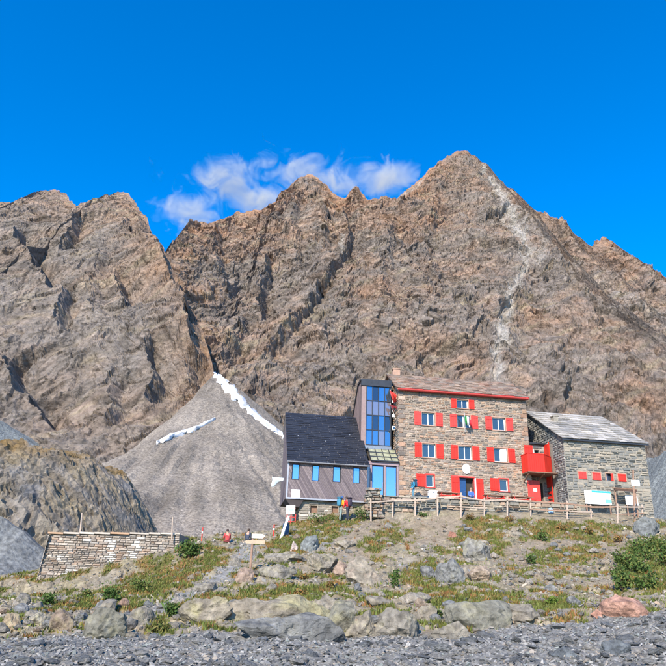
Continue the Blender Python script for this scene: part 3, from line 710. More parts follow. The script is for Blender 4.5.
# roof of stone slabs, gutter along the front eave and down-pipe
mb = MB(); ov = .35; sl = (HR-HE)/(HB/2); roof_t = [(-ov, HE-ov*sl), (HB/2, HR), (HB+ov, HE-ov*sl), (HB+ov, HE-ov*sl-.14), (HB/2, HR-.16), (-ov, HE-ov*sl-.14)]
mb.prism([(y, z+.10) for y, z in roof_t], -.25, HW+.25, 'x'); rf = mb.build('roof', M_WOODB, H)
mb = MB(); SLAB = [(.33,.235,.18),(.28,.21,.165),(.37,.275,.21),(.24,.185,.155),(.32,.205,.155),(.30,.245,.20)]
slab_roof(mb, (-.28,-ov,HE-ov*sl+.10), (HW+.28,-ov,HE-ov*sl+.10), (-.28,HB/2,HR+.10), 11, .55, SLAB, rs); slab_roof(mb, (-.28,HB+ov,HE-ov*sl+.10), (HW+.28,HB+ov,HE-ov*sl+.10), (-.28,HB/2,HR+.10), 9, .8, SLAB, rs)
mb.build('roof_slabs', M_STONE, rf, kind='stuff')
mb = MB(); n = 10; y_, z_ = -ov-.09, HE-ov*sl+.02; prof = [(y_+.10*math.cos(math.pi+math.pi*i/n), z_+.14*math.sin(math.pi+math.pi*i/n)) for i in range(n+1)]; prof += [(y_+.085*math.cos(-math.pi*i/n), z_+.012+.12*math.sin(-math.pi*i/n)) for i in range(n+1)]
mb.prism(prof, -.15, HW+.15, 'x'); mb.build('gutter', mat_plain('red_gutter', (.52, .07, .06), .5), rf)
MB().box(-.1, HW+.1, -ov-.02, -ov+.04, HE-ov*sl-.14, HE-ov*sl+.12).build('fascia', M_RED2, rf)
mb = MB(); mb.box(.35, 1.0, HB/2-.3, HB/2+.3, HR-.3, HR+.55); mb.box(.28, 1.07, HB/2-.37, HB/2+.37, HR+.55, HR+.63); mb.build('chimney', M_SURR, rf)

# ------------------------------------------------------------------ stone annex
AF, AB, AL, AR_, AE, ARZ = -2.5, 11.1, 14.15, 21.85, 5.75, 9.8
AM = (AF+AB)/2
A = empty('stone_annex', hut(AL, AF, -.8), HROT, 'low grey stone annex with slab roof, four small red shutters and a red balcony', 'building')
AO = np.array([AL, AF, -.8])
def ap(mbx):       # shift mesh data written in hut coordinates into the annex's own frame
    mbx.v = [(x-AO[0], y-AO[1], z-AO[2]) for x, y, z in mbx.v]; return mbx
aw = []
for x0, x1 in ((578.2,586.5),(592.2,600.8),(605.8,613.2),(617.5,626)):
    a0, zt = loc(x0, 472+(x0-578)*.045, AF); a1, zb = loc(x1, 479.5+(x0-578)*.045, AF); aw.append((a0, a1, zb, zt))
zt, zb = np.mean([w[3] for w in aw]), np.mean([w[2] for w in aw]); aw = [(a, b, zb, zt) for a, b, _, _ in aw]
mb = MB(); wall_holes(mb, AL, AR_, -1.6, AE, aw, .35, lambda u, i, z: (u, AF+i, z))
agab = lambda y: AE+(ARZ-.1-AE)*(1-abs(y-AM)/(AM-AF))
LDR, UDR = (AM-6.0, 0, 0, 0), None
for x in (AL, AR_): mb.add([(x,AF,-1.6),(x,AB,-1.6),(x,AB,AE),(x,AM,ARZ-.1),(x,AF,AE)], [(0,1,2,3,4)])
mb.add([(AL,AB,-1.6),(AR_,AB,-1.6),(AR_,AB,AE),(AL,AB,AE)], [(0,1,2,3)])
ap(mb).build('wall', M_MORTAR_G, A, recalc=False)
ap(MB().box(AL+.4, AR_-.4, AF+.4, AB-.4, -.5, AE-.1)).build('interior', M_INSIDE, A)
# front stones: each its own piece
stone_meshes = []
M_ASTONE = []
for i, c in enumerate(GREYS): M_ASTONE.append(mat_plain('annex_stone', c, .92, 9., .3, .6, .02))
for k in range(10):
    b_ = MB(); rr = random.Random(100+k); add_stone(b_, (-.5,.5,-.5,.5), [(1,1,1)], rr, lambda u, o_, z: (u, -o_, z), .06)
    V = []
    for q in b_.v: V.append(q)
    b_.c = [None]*len(b_.v); tmp = b_.build('annex_stone', M_ASTONE[k % len(M_ASTONE)]); stone_meshes.append(tmp.data); bpy.data.objects.remove(tmp)
rects = courses(AL, AR_, -1.5, AE-.1, .46, .21, [(a-.1, b+.1, c-.12, d+.12) for a, b, c, d in aw], rs, .06)
rects.sort(key=lambda r: -(r[1]-r[0])*(r[3]-r[2]))
mb = MB()
for r in rects[290:]: add_stone(mb, r, GREYS, rs, front(AF), .06)
ap(mb).build('small_stones', M_STONE, A, kind='stuff')
for r in rects[:290]:
    o = bpy.data.objects.new('stone', rs.choice(stone_meshes)); link(o, A)
    o.location = ((r[0]+r[1])/2-AO[0], AF-AO[1], (r[2]+r[3])/2-AO[2]); o.scale = (r[1]-r[0], 1.0, r[3]-r[2])
mb = MB()
for r in courses(AF, AB, -1.5, ARZ-.2, .42, .2, [(AF+2.0, AF+4.2, -1.5, 5.6)], rs, .04):
    if r[3] < min(agab(r[0]), agab(r[1]))-.02: add_stone(mb, r, COLD, rs, leftw(AL), .05); add_stone(mb, r, COLD, rs, rightw(AR_), .05)
ap(mb).build('stone_facing', M_STONE, A, kind='stuff')
# roof
mb = MB(); ov = .30; sl = (ARZ-AE)/(AM-AF); rt_ = [(AF-ov, AE-ov*sl), (AM, ARZ), (AB+ov, AE-ov*sl), (AB+ov, AE-ov*sl-.14), (AM, ARZ-.16), (AF-ov, AE-ov*sl-.14)]
mb.prism([(y, z+.10) for y, z in rt_], AL-.22, AR_+.22, 'x'); rf = ap(mb).build('roof', M_DARKMETAL, A)
mb = MB(); ASL = [(.37,.345,.31),(.30,.285,.26),(.43,.40,.36),(.25,.24,.225),(.39,.36,.32)]
slab_roof(mb, (AL-.25,AF-ov,AE-ov*sl+.10), (AR_+.25,AF-ov,AE-ov*sl+.10), (AL-.25,AM,ARZ+.10), 12, .75, ASL, rs, .06)
slab_roof(mb, (AL-.25,AB+ov,AE-ov*sl+.10), (AR_+.25,AB+ov,AE-ov*sl+.10), (AL-.25,AM,ARZ+.10), 9, .9, ASL, rs, .06)
ap(mb).build('roof_slabs', M_STONE, rf, kind='stuff')
mb = MB(); y = AM-2.6; z = AE+(y-AF)*sl; mb.box(AL+1.3, AL+1.75, y-.3, y+.3, z, z+.55); mb.box(AL+1.22, AL+1.83, y-.36, y+.36, z+.55, z+.62); ap(mb).build('chimney', M_MORTAR_G, rf)
# small windows with square red shutters
def apo(o): o.location = tuple(-AO); return o
for i, (a0, a1, z0, z1) in enumerate(aw):
    apo(surround(A, a0, a1, z0, z1, AF, .09, M_SURR, False))
    if i == 2:
        apo(MB().box(a0, a1, AF+.2, AF+.24, z0, z1).build('pane', M_GLASS, A)); apo(MB().box(a0+.42, a1+.02, AF-.07, AF-.03, z0, z1).build('shutter', M_RED, A))
    else: apo(shutter(A, a0-.02, a1+.02, z0-.02, z1+.02, AF-.03, M_RED if i == 3 else M_RED2))
# link between hut and annex: doors below and above, balcony with red sheet sides, red steel post and ladder
LB = .9
mb = MB(); dl, du_ = (12.85, 13.55, -.1, 2.3), (12.75, 13.45, 3.3, 5.3)
wall_holes(mb, HW+.02, AL-.01, -1.2, 5.8, [dl, du_], .3, lambda u, i, z: (u, LB+i, z)); apo(mb.build('link_wall', M_MORTAR_G, A, recalc=False))
mb = MB()
for r in courses(HW+.05, AL-.02, -1.2, 5.8, .4, .2, [(q[0]-.08, q[1]+.08, q[2]-.05, q[3]+.08) for q in (dl, du_)], rs, .04): add_stone(mb, r, COLD, rs, front(LB), .045)
apo(mb.build('link_stones', M_STONE, A, kind='stuff'))
apo(MB().box(HW+.02, AL-.01, LB-.25, LB+2.5, 5.8, 5.95).build('link_roof', M_DARKMETAL, A))
for q in (dl, du_):
    apo(MB().box(q[0], q[1], LB+.25, LB+.3, q[2], q[3]).build('doorway', M_INSIDE, A)); apo(MB().box(q[0], q[0]+.22, LB-.03, LB+.1, q[2], q[3]).build('door_leaf', M_WHITE, A))
apo(shutter(A, 11.62, 12.78, -.1, 2.32, -.14, M_RED2, 'door_leaf'))
apo(MB().box(12.1, 12.45, -.205, -.20, 1.35, 1.62).build('notice', M_WHITE, A))
bz0, bz1 = 2.9, 4.45; ba0, ba1, bb0 = 11.25, 13.95, -1.35
bal = apo(MB().box(ba0, ba1, bb0, LB, bz0-.10, bz0).build('balcony', M_WOODB, A))
def bpanel(p0, p1, nm):
    mb = MB(); p0, p1 = Vector(p0), Vector(p1); n = max(3, int((p1-p0).length/.18))
    for i in range(n):
        q0, q1 = p0+(p1-p0)*(i/n+.004), p0+(p1-p0)*((i+1)/n-.004)
        mb.bar((q0.x, q0.y, (bz0+bz1)/2), (q1.x, q1.y, (bz0+bz1)/2), .03, bz1-bz0)
    mb.bar((p0.x, p0.y, bz1+.02), (p1.x, p1.y, bz1+.02), .08, .06)
    o = mb.build(nm, M_RED, bal); return o
bpanel((ba0, bb0, 0), (ba0+1.55, bb0, 0), 'balcony_panel'); bpanel((ba0, bb0, 0), (ba0, -.06, 0), 'balcony_panel'); bpanel((ba0+1.55, bb0, 0), (ba1, -.35, 0), 'balcony_panel')
apo(shutter(A, 11.55, 12.35, bz1-.3, 5.45, -.16, M_RED, 'door_leaf'))
mb = MB(); mb.bar((ba0+.1, bb0+.1, bz0-.15), (ba0+.1, -.02, bz0-.75), .08); mb.bar((ba0+1.5, bb0+.1, bz0-.15), (ba0+1.5, .8, bz0-.75), .08); mb.build('bracket', M_WOODB, bal)
lx, ly = AL-.12, AF+2.4
for i in range(2): apo(MB().box(lx-.10, lx-.02, ly+i*1.1, ly+i*1.1+.10, -.6, 5.9).build('stair_post', M_RED, A))
mb = MB()
for i in range(5): mb.box(lx-.09, lx-.03, ly+.1, ly+1.1, -.3+i*.4, -.3+i*.4+.20)
for i in range(7): mb.box(lx-.09-.01*(i % 2), lx-.03, ly+.1+i/7, ly+.1+(i+1)/7-.01, 1.9, 5.75)
apo(mb.build('stair_panel', M_RED, A))
# ------------------------------------------------------------------ modern timber-clad wing with dark roof
WF, WL, WR, WZ0, WE, WM, WRZ = -1.0, -9.7, -3.02, -.42, 2.66, 4.0, 7.85
M_CLAD = mat_attr('larch_boards', rough=.75, scale=5., amt=.18, bump=.3, bdist=.01, spec=.25)
M_SLATE = mat_attr('dark_roof_tiles', rough=.5, scale=5., amt=.25, bump=.2, bdist=.01, spec=.5)
M_ZINC = mat_plain('zinc_trim', (.42, .42, .45), .45, 4., .1, .1, .004, metal=.5)
WG = empty('timber_wing', hut(WL, WF, -2.3), HROT, 'modern purplish timber-clad wing with steep black roof on a stone base', 'building')
WO = np.array([WL, WF, -2.3])
def wp(o): o.location = tuple(-WO); return o
ww = []
for x0, x1 in ((292.6,298.8),(312.6,318.8),(333.4,340.4),(353.3,359.7)):
    yt = 464.2+(x0-292)*.05; a0, zt = loc(x0, yt, WF); a1, zb = loc(x1, yt+15.8, WF); ww.append((a0, a1, zb, zt))
zt, zb = np.mean([w[3] for w in ww]), np.mean([w[2] for w in ww]); ww = [(a, b, zb, zt) for a, b, _, _ in ww]
WB = 5.4; WBZ = 6.4
mb = MB(); wall_holes(mb, WL, WR, WZ0, WE, ww, .25, lambda u, i, z: (u, WF+i, z))
for x in (WL, WR): mb.add([(x,WF,WZ0),(x,WB,WZ0),(x,WB,WBZ-.1),(x,WM,WRZ-.1),(x,WF,WE)], [(0,1,2,3,4)])
mb.add([(WL,WB,WZ0),(WR,WB,WZ0),(WR,WB,WBZ-.1),(WL,WB,WBZ-.1)], [(0,1,2,3)]); mb.add([(WL,WF,WZ0),(WR,WF,WZ0),(WR,WB,WZ0),(WL,WB,WZ0)], [(0,1,2,3)])
wp(mb.build('wall', mat_plain('dark_backing', (.05, .045, .045), .9), WG, recalc=False))
def clip_poly(P, xa, xb, za, zb):
    for ax, lim, sg in ((0, xa, 1), (0, xb, -1), (1, za, 1), (1, zb, -1)):
        out = []
        for i in range(len(P)):
            p, q = P[i], P[(i+1) % len(P)]; dp, dq = sg*(p[ax]-lim), sg*(q[ax]-lim)
            if dp >= 0: out.append(p)
            if dp*dq < 0: t = dp/(dp-dq); out.append((p[0]+(q[0]-p[0])*t, p[1]+(q[1]-p[1])*t))
        P = out
        if len(P) < 3: return []
    return P
CL = [(.172,.140,.148),(.152,.124,.133),(.19,.155,.16),(.14,.114,.123),(.205,.168,.17)]
def clad(u0, u1, z0, z1, holes, fn, rnd, slope=.62, w=.145, d=.03):
    mb = MB(); cells = []
    us = sorted({u0, u1, *[h[0] for h in holes], *[h[1] for h in holes]}); zs = sorted({z0, z1, *[h[2] for h in holes], *[h[3] for h in holes]})
    for i in range(len(us)-1):
        for k in range(len(zs)-1):
            if not any(h[0] < (us[i]+us[i+1])/2 < h[1] and h[2] < (zs[k]+zs[k+1])/2 < h[3] for h in holes): cells.append((us[i], us[i+1], zs[k], zs[k+1]))
    k = u0-(z1-z0)*slope-1; H_ = z1-z0
    while k < u1+abs(H_*slope)+1:
        c = rnd.choice(CL); b = rnd.uniform(.8, 1.2); c = tuple(x*b for x in c); dd = d*rnd.uniform(.7, 1.2)
        for cu0, cu1, cz0, cz1 in cells:
            P = clip_poly([(k+(z0-z0)*0+H_*slope*1, z0), (k+w-.012+H_*slope, z0), (k+w-.012, z1), (k, z1)], cu0, cu1, cz0, cz1)
            if P:
                n = len(P); V = [fn(u, dd, z) for u, z in P]+[fn(u, .0, z) for u, z in P]
                mb.add(V, [tuple(range(n))]+[(i, i+n, (i+1) % n+n, (i+1) % n) for i in range(n)], c)
        k += w
    return mb
wp(clad(WL, WR, WZ0, WE, [(a-.03, b+.03, c-.03, d+.03) for a, b, c, d in ww], front(WF), rs).build('cladding', M_CLAD, WG, kind='stuff'))
mb = MB(); wgab = lambda y: WE+(WRZ-.15-WE)*(1-abs(y-WM)/(WM-WF)); y = WF
while y < WB-.05:
    zt_ = min(wgab(y), wgab(min(y+.17, WB))); c = rs.choice(CL); b = rs.uniform(.8, 1.2)
    mb.box(WL-.03, WL, y, y+.16, WZ0, max(zt_, WE), tuple(q*b for q in c)); mb.box(WR, WR+.03, y, y+.16, WZ0, max(zt_, WE), tuple(q*b for q in c)); y += .17
wp(mb.build('side_cladding', M_CLAD, WG, kind='stuff'))
for a0, a1, z0, z1 in ww:
    o = wp(window(WG, a0, a1, z0, z1, WF-.02, 1, .10, M_DARKMETAL, M_GLASS_B, fw=.05))
    wp(MB().box(a1-.20, a1-.06, WF+.13, WF+.20, z0+.06, z1-.06).build('curtain', M_CURTAIN, WG))
wp(MB().box(WL-.05, WR+.05, WF-.06, WF+.02, WZ0-.10, WZ0+.03).build('base_trim', M_ZINC, WG))
wp(MB().box(WL-.05, WL+.07, WF-.055, WF+.02, WZ0+.03, WE).build('corner_trim', M_ZINC, WG))
# roof: rows of dark shingles, snow guards
mb = MB(); ov = .22; sl = (WRZ-WE)/(WM-WF); rt_ = [(WF-ov, WE-ov*sl), (WM, WRZ), (WB+ov, WRZ-(WB+ov-WM)*sl), (WB+ov, WRZ-(WB+ov-WM)*sl-.12), (WM, WRZ-.18), (WF-ov, WE-ov*sl-.12)]
mb.prism([(q, z+.12) for q, z in rt_], WL-.12, WR+.10, 'x'); rf = wp(mb.build('roof', M_ZINC, WG))
mb = MB(); DK = [(.022,.024,.031),(.020,.022,.029),(.025,.027,.034)]
slab_roof(mb, (WL-.14,WF-ov,WE-ov*sl+.12), (WR+.12,WF-ov,WE-ov*sl+.12), (WL-.14,WM,WRZ+.12), 26, .8, DK, rs, .008); slab_roof(mb, (WL-.14,WB+ov,WRZ-(WB+ov-WM)*sl+.12), (WR+.12,WB+ov,WRZ-(WB+ov-WM)*sl+.12), (WL-.14,WM,WRZ+.12), 5, .6, DK, rs, .02)
mb.build('roof_tiles', M_SLATE, rf, kind='stuff')
mb = MB()
for i in range(8):
    t = rs.choice([.16,.22,.30,.38,.46,.55]); a = rs.uniform(WL+.5, WR-.6)*(.55 if rs.random() < .0 else 1); yq = WF+t*(WM-WF); zq = WE+t*(WRZ-WE)+.20
    mb.box(a, a+.08, yq-.04, yq, zq, zq+.04)
mb.build('snow_guards', M_ZINC, rf, kind='stuff')
mb = MB(); n = 8; y_, z_ = WF-ov-.08, WE-ov*sl+.08
mb.prism([(y_+.09*math.cos(math.pi+math.pi*i/n), z_+.10*math.sin(math.pi+math.pi*i/n)) for i in range(n+1)], WL-.1, WR+.08, 'x'); mb.build('gutter', M_ZINC, rf)
# stone base with three small openings, and the dark soffit that juts out at the left
BA = -8.55
bw = []
for x0, x1, yt, yb in ((310.5,317,505.5,513),(332,338,506,513),(353,359,506.5,513)):
    a0, zt = loc(x0, yt, WF+.35); a1, zb = loc(x1, yb, WF+.35); bw.append((a0, a1, zb, zt))
mb = MB(); wall_holes(mb, BA, WR-.1, -3.4, WZ0-.11, bw, .3, lambda u, i, z: (u, WF+.35+i, z)); mb.add([(BA,WF+.35,-3.4),(BA,WB-.5,-3.4),(BA,WB-.5,WZ0-.11),(BA,WF+.35,WZ0-.11)], [(0,1,2,3)])
wp(mb.build('stone_base', M_MORTAR, WG, recalc=False))
mb = MB(); LIGHT = [(.34,.31,.255),(.38,.35,.29),(.29,.265,.22),(.45,.42,.37),(.25,.225,.19)]
for r in courses(BA, WR-.1, -3.4, WZ0-.13, .55, .20, bw, rs, .03): add_stone(mb, r, LIGHT, rs, front(WF+.35), .05)
for r in courses(WF+.35, WB-.5, -3.4, WZ0-.13, .55, .20, [], rs, .03): add_stone(mb, r, LIGHT, rs, leftw(BA), .05)
wp(mb.build('base_stones', M_STONE, WG, kind='stuff'))
for q in bw: wp(MB().box(q[0], q[1], WF+.55, WF+.6, q[2], q[3]).build('cellar_window', M_WOODB, WG))
mb = MB(); mb.prism([(WL-.06, WZ0-.11), (BA+.3, WZ0-.11), (BA-.1, WZ0-.75), (WL+.35, WZ0-.62)], WF+.02, WF+2.6, 'y'); wp(mb.build('soffit', mat_plain('dark_soffit', (.05,.04,.04), .8), WG))
a, z = loc(295.5, 494, WF); o = wp(MB().box(a-.36, a+.36, WF-.06, WF-.035, z-.36, z+.36).build('notice', M_WHITE, WG)); o['label'] = 'white square notice on the timber wall'

# ------------------------------------------------------------------ glazed stair tower between wing and hut
TF, TL, TR = 1.3, -3.12, -.38
T = empty('glass_stair_tower', hut(TL, 0, 0), HROT, 'glazed stair tower with blue panes and a mossy glass lean-to over the entrance doors', 'building')
TO = np.array([TL, 0, 0]); 
def tp(o): o.location = tuple(-TO); return o
TZ0, TZ1 = 4.75, 10.95
mb = MB(); prof = [(TF+.12, 3.2), (5.5, 3.2), (5.5, 8.3), (2.9, TZ1), (TF+.12, TZ1)]
mb.prism(prof, TL+.02, TR-.02, 'x'); tp(mb.build('core', M_INSIDE, T))
mb = MB(); y = TF+.14                                             # timber side
while y < 5.4:
    zt_ = TZ1-.05 if y < 2.8 else TZ1-(y-2.8)*1.02; c = rs.choice([(.22,.155,.14),(.26,.185,.165),(.17,.12,.11)]); mb.box(TL-.03, TL+.02, y, y+.15, 3.2, zt_, c); y += .16
tp(mb.build('side_cladding', M_CLAD, T, kind='stuff'))
mb = MB(); mb.prism([(TF-.12, TZ1), (2.95, TZ1), (5.75, 8.15), (5.75, 8.02), (2.9, TZ1-.14), (TF-.12, TZ1-.14)][::-1], TL-.14, TR+.02, 'x'); mb.box(TL-.10, TR+.02, TF-.14, TF+.1, TZ1-.62, TZ1-.14); tp(mb.build('roof', M_DARKMETAL, T))
nc_, nr_ = 4, 4; g0, g1, h0, h1 = TL+.42, TR-.05, TZ0+.12, TZ1-.62; cw, ch = (g1-g0)/nc_, (h1-h0)/nr_
mb = MB()
for i in range(nc_+1): mb.box(g0+i*cw-.035, g0+i*cw+.035, TF-.05, TF+.12, h0-.1, h1)
for k in range(nr_+1): mb.box(g0-.03, g1+.03, TF-.04, TF+.11, h0+k*ch-.035, h0+k*ch+.035)
tp(mb.build('mullions', M_DARKMETAL, T))
tp(MB().box(TL-.03, g0-.035, TF-.04, TF+.12, TZ0-.2, TZ1-.62).build('corner_post', mat_plain('pinkish_panel', (.28,.20,.19), .6), T))
TPAL = [mat_glass('tower_glass', (.19,.31,.42), .03, 1, .85), mat_glass('tower_glass_dark', (.06,.09,.13), .05, 1, .7), mat_glass('tower_glass_pale', (.33,.29,.32), .08, 1, .6)]
lay = [[0,0,2,0],[0,1,0,1],[2,2,2,2],[0,1,0,0]]
for k in range(nr_):
    for i in range(nc_):
        t_ = lay[k][i]; tilt = rs.uniform(-.012, .012)
        P = MB().add([(g0+i*cw+.035, TF+.02+tilt, h0+k*ch+.035), (g0+(i+1)*cw-.035, TF+.02-tilt, h0+k*ch+.035), (g0+(i+1)*cw-.035, TF+.03-tilt, h0+(k+1)*ch-.035), (g0+i*cw+.035, TF+.03+tilt, h0+(k+1)*ch-.035),
                      (g0+i*cw+.035, TF+.05, h0+k*ch+.035), (g0+(i+1)*cw-.035, TF+.05, h0+k*ch+.035), (g0+(i+1)*cw-.035, TF+.05, h0+(k+1)*ch-.035), (g0+i*cw+.035, TF+.05, h0+(k+1)*ch-.035)],
                     [(0,1,2,3),(7,6,5,4),(0,4,5,1),(1,5,6,2),(2,6,7,3),(3,7,4,0)])
        tp(P.build('pane', TPAL[t_], T))
tp(MB().box(TL-.02, TR-.02, TF-.10, TF+.12, TZ0-.25, TZ0+.05).build('sill_beam', M_GREYMETAL, T))
# lean-to of mossy glass
cz0, cz1, cb0, cb1, ca0, ca1 = 3.16, 4.55, -.30, TF-.02, -2.52, -.05
M_MOSS = mat_plain('mossy_glass', (.30, .30, .20), .35, 3., .4, .1, .01, spec=.6)
mb = MB()
for i in range(5): x = ca0+(ca1-ca0)*i/4; mb.bar((x, cb0, cz0+.03), (x, cb1, cz1+.03), .05, .09)
for k in range(4): t_ = k/3; mb.bar((ca0, cb0+(cb1-cb0)*t_, cz0+(cz1-cz0)*t_+.03), (ca1, cb0+(cb1-cb0)*t_, cz0+(cz1-cz0)*t_+.03), .05, .09)
lean = tp(mb.build('lean_to', M_DARKMETAL, T))
for i in range(4):
    for k in range(3):
        x0, x1 = ca0+(ca1-ca0)*i/4+.03, ca0+(ca1-ca0)*(i+1)/4-.03; t0, t1 = k/3+.02, (k+1)/3-.02
        y0, y1, z0, z1 = cb0+(cb1-cb0)*t0, cb0+(cb1-cb0)*t1, cz0+(cz1-cz0)*t0, cz0+(cz1-cz0)*t1
        MB().add([(x0,y0,z0),(x1,y0,z0),(x1,y1,z1),(x0,y1,z1),(x0,y0,z0-.02),(x1,y0,z0-.02),(x1,y1,z1-.02),(x0,y1,z1-.02)], [(0,1,2,3),(7,6,5,4),(0,4,5,1),(1,5,6,2),(2,6,7,3),(3,7,4,0)]).build('pane', M_MOSS, lean)
mb = MB(); mb.box(ca0-.35, ca1, -.12, .02, cz0-.30, cz0-.02)
for x in (ca0, ca0+1.22, ca1-.12): mb.box(x-.04, x+.12, -.08, .06, -.3, cz0-.30)
mb.box(ca0, ca1, -.07, .05, -.35, .02); tp(mb.build('entrance_frame', mat_plain('mauve_frame', (.30,.22,.24), .6), T))
tp(MB().box(WR-TL*0+.02, ca0-.04, -.02, 1.2, -.6, 3.1).build('side_panel', M_ZINC, T))
for x0, x1 in ((ca0+.12, ca0+1.18), (ca0+1.34, ca1-.16)):
    d = tp(MB().box(x0, x1, .0, .05, .02, cz0-.34).build('glass_door', M_DARKMETAL, T))
    MB().box(x0+.07, x1-.07, -.012, -.002, .12, cz0-.44).build('pane', M_GLASS_B, d); MB().box(x1-.13, x1-.10, -.05, -.012, .9, 1.4).build('handle', M_ZINC, d)
mb = MB(); mb.box(ca0, ca1, .06, 1.3, -.3, 3.0); tp(mb.build('lobby', M_INSIDE, T))

# ------------------------------------------------------------------ retaining wall of the terrace
wa, wb_ = at(33.5, 588, 46.3), at(180, 534, 47.6); wtop = at(45, 533.5, 46.3)[2]
dv = Vector((wb_[0]-wa[0], wb_[1]-wa[1], 0)); wl = dv.length; wrot = math.atan2(dv.y, dv.x)
RW = empty('retaining_wall', (wa[0], wa[1], wa[2]-.6), wrot, 'long dry-stone retaining wall with white lime stains below the rock dome', 'wall')
hw_ = wtop-wa[2]+.6; hr_ = at(178, 534, 47.6)[2]-wa[2]+.6
mb = MB(); bat = .32
mb.add([(0,0,0),(wl,0,0),(wl,bat+.1,hr_),(.35,bat+.1,hw_),(0,11,0),(wl+2,11,0),(wl+2,11,hr_),(.35,11,hw_)], [(0,1,2,3),(7,6,5,4),(3,2,6,7),(0,3,7,4),(1,5,6,2)])
mb.build('core', mat_plain('wall_joint', (.27,.23,.19), .95), RW)
BRK = [(.36,.30,.24),(.32,.27,.225),(.39,.33,.27),(.29,.25,.21),(.38,.285,.215),(.33,.30,.265),(.42,.37,.31)]
mb = MB()
stain = [(2.2,.9,.6,.5),(4.1,.8,.5,.7),(4.5,1.8,.3,1.3),(4.4,3.1,.35,.5),(5.9,1.5,.35,1.6),(6.1,2.9,.3,.7),(2.9,2.9,.3,.3),(5.3,.8,.6,.35),(1.2,1.8,.25,.3)]
for r in courses(0, wl, 0, max(hw_, hr_)-.05, .36, .135, [], rs, .02):
    uc, zc = (r[0]+r[1])/2, (r[2]+r[3])/2; u_left = .35*zc/hw_
    if uc < u_left or r[3] > hw_+(hr_-hw_)*uc/wl-.02: continue
    sW = max(math.exp(-((uc-s[0])/s[2])**2-((zc-.6-s[1])/s[3])**2) for s in stain)
    c = rs.choice(BRK); k_ = rs.uniform(.88, 1.12); c = tuple(x*k_ for x in c)
    if sW*rs.uniform(.7, 1.4) > .62: c = (.56, .53, .48)
    sh = bat*zc/hw_
    add_stone(mb, (max(r[0], u_left), r[1], r[2], r[3]), [c], rs, lambda u, o_, z: (u, sh-o_, z), .05)
for r in courses(0, 6, 0, hw_-.05, .46, .155, [], rs, .02): add_stone(mb, r, BRK, rs, lambda u, o_, z: (.35*z/hw_-o_, u, z), .05)
mb.build('wall_stones', M_STONE, RW, kind='stuff')
u = .2
while u < wl:
    l_ = rs.uniform(.7, 1.3); e_ = min(u+l_, wl); zz = hw_+(hr_-hw_)*((u+e_)/2)/wl
    mb = MB(); mb.box(u+.01, e_-.01, bat-.12, bat+.75, zz+.0, zz+.11+rs.uniform(-.02, .02), None)
    mb.build('coping_slab', mat_plain('coping', rs.choice([(.50,.44,.37),(.46,.30,.19),(.55,.50,.43)]), .9), RW); u = e_
# ------------------------------------------------------------------ boulders, rubble, gravel
M_BOULDER = mat_attr('boulder_rock', rough=.95, scale=4.2, amt=.46, bump=1.0, bdist=.07, crack=1.1, spec=.15)
M_PEBBLE = mat_attr('loose_stone', rough=.9, scale=14., amt=.22, bump=.3, bdist=.01, spec=.2)
def ico(sub):
    bm = bmesh.new(); bmesh.ops.create_icosphere(bm, subdivisions=sub, radius=1); bm.verts.ensure_lookup_table()
    V = np.array([v.co[:] for v in bm.verts]); Fc = np.array([[v.index for v in f.verts] for f in bm.faces]); bm.free(); return V, Fc
ICO = {k: ico(k) for k in (1, 2, 3, 4, 5)}
def rock_shape(sub, rnd, planes=16, soft=.0, flat=.0):
    D, Fc = ICO[sub]; r = np.full(len(D), 1.25)
    for i in range(planes):
        n = np.array([rnd.gauss(0, 1), rnd.gauss(0, 1), rnd.gauss(0, 1)*(1+flat)]); n /= np.linalg.norm(n); h = rnd.uniform(.55, .95)
        q = D@n; r = np.minimum(r, np.where(q > .05, h/np.maximum(q, .05), 9))
    return D*(r*(1-soft)+soft*.85)[:, None], Fc
LAND = []
import re as _re
def short(label): return _re.split(r' (?:at|below|behind|beside|between|on|in|with|sloping|leaning|above|lying|of|overhanging|streaked|under|next|next to|growing|halfway|near|around|along|standing) |,', label)[0]
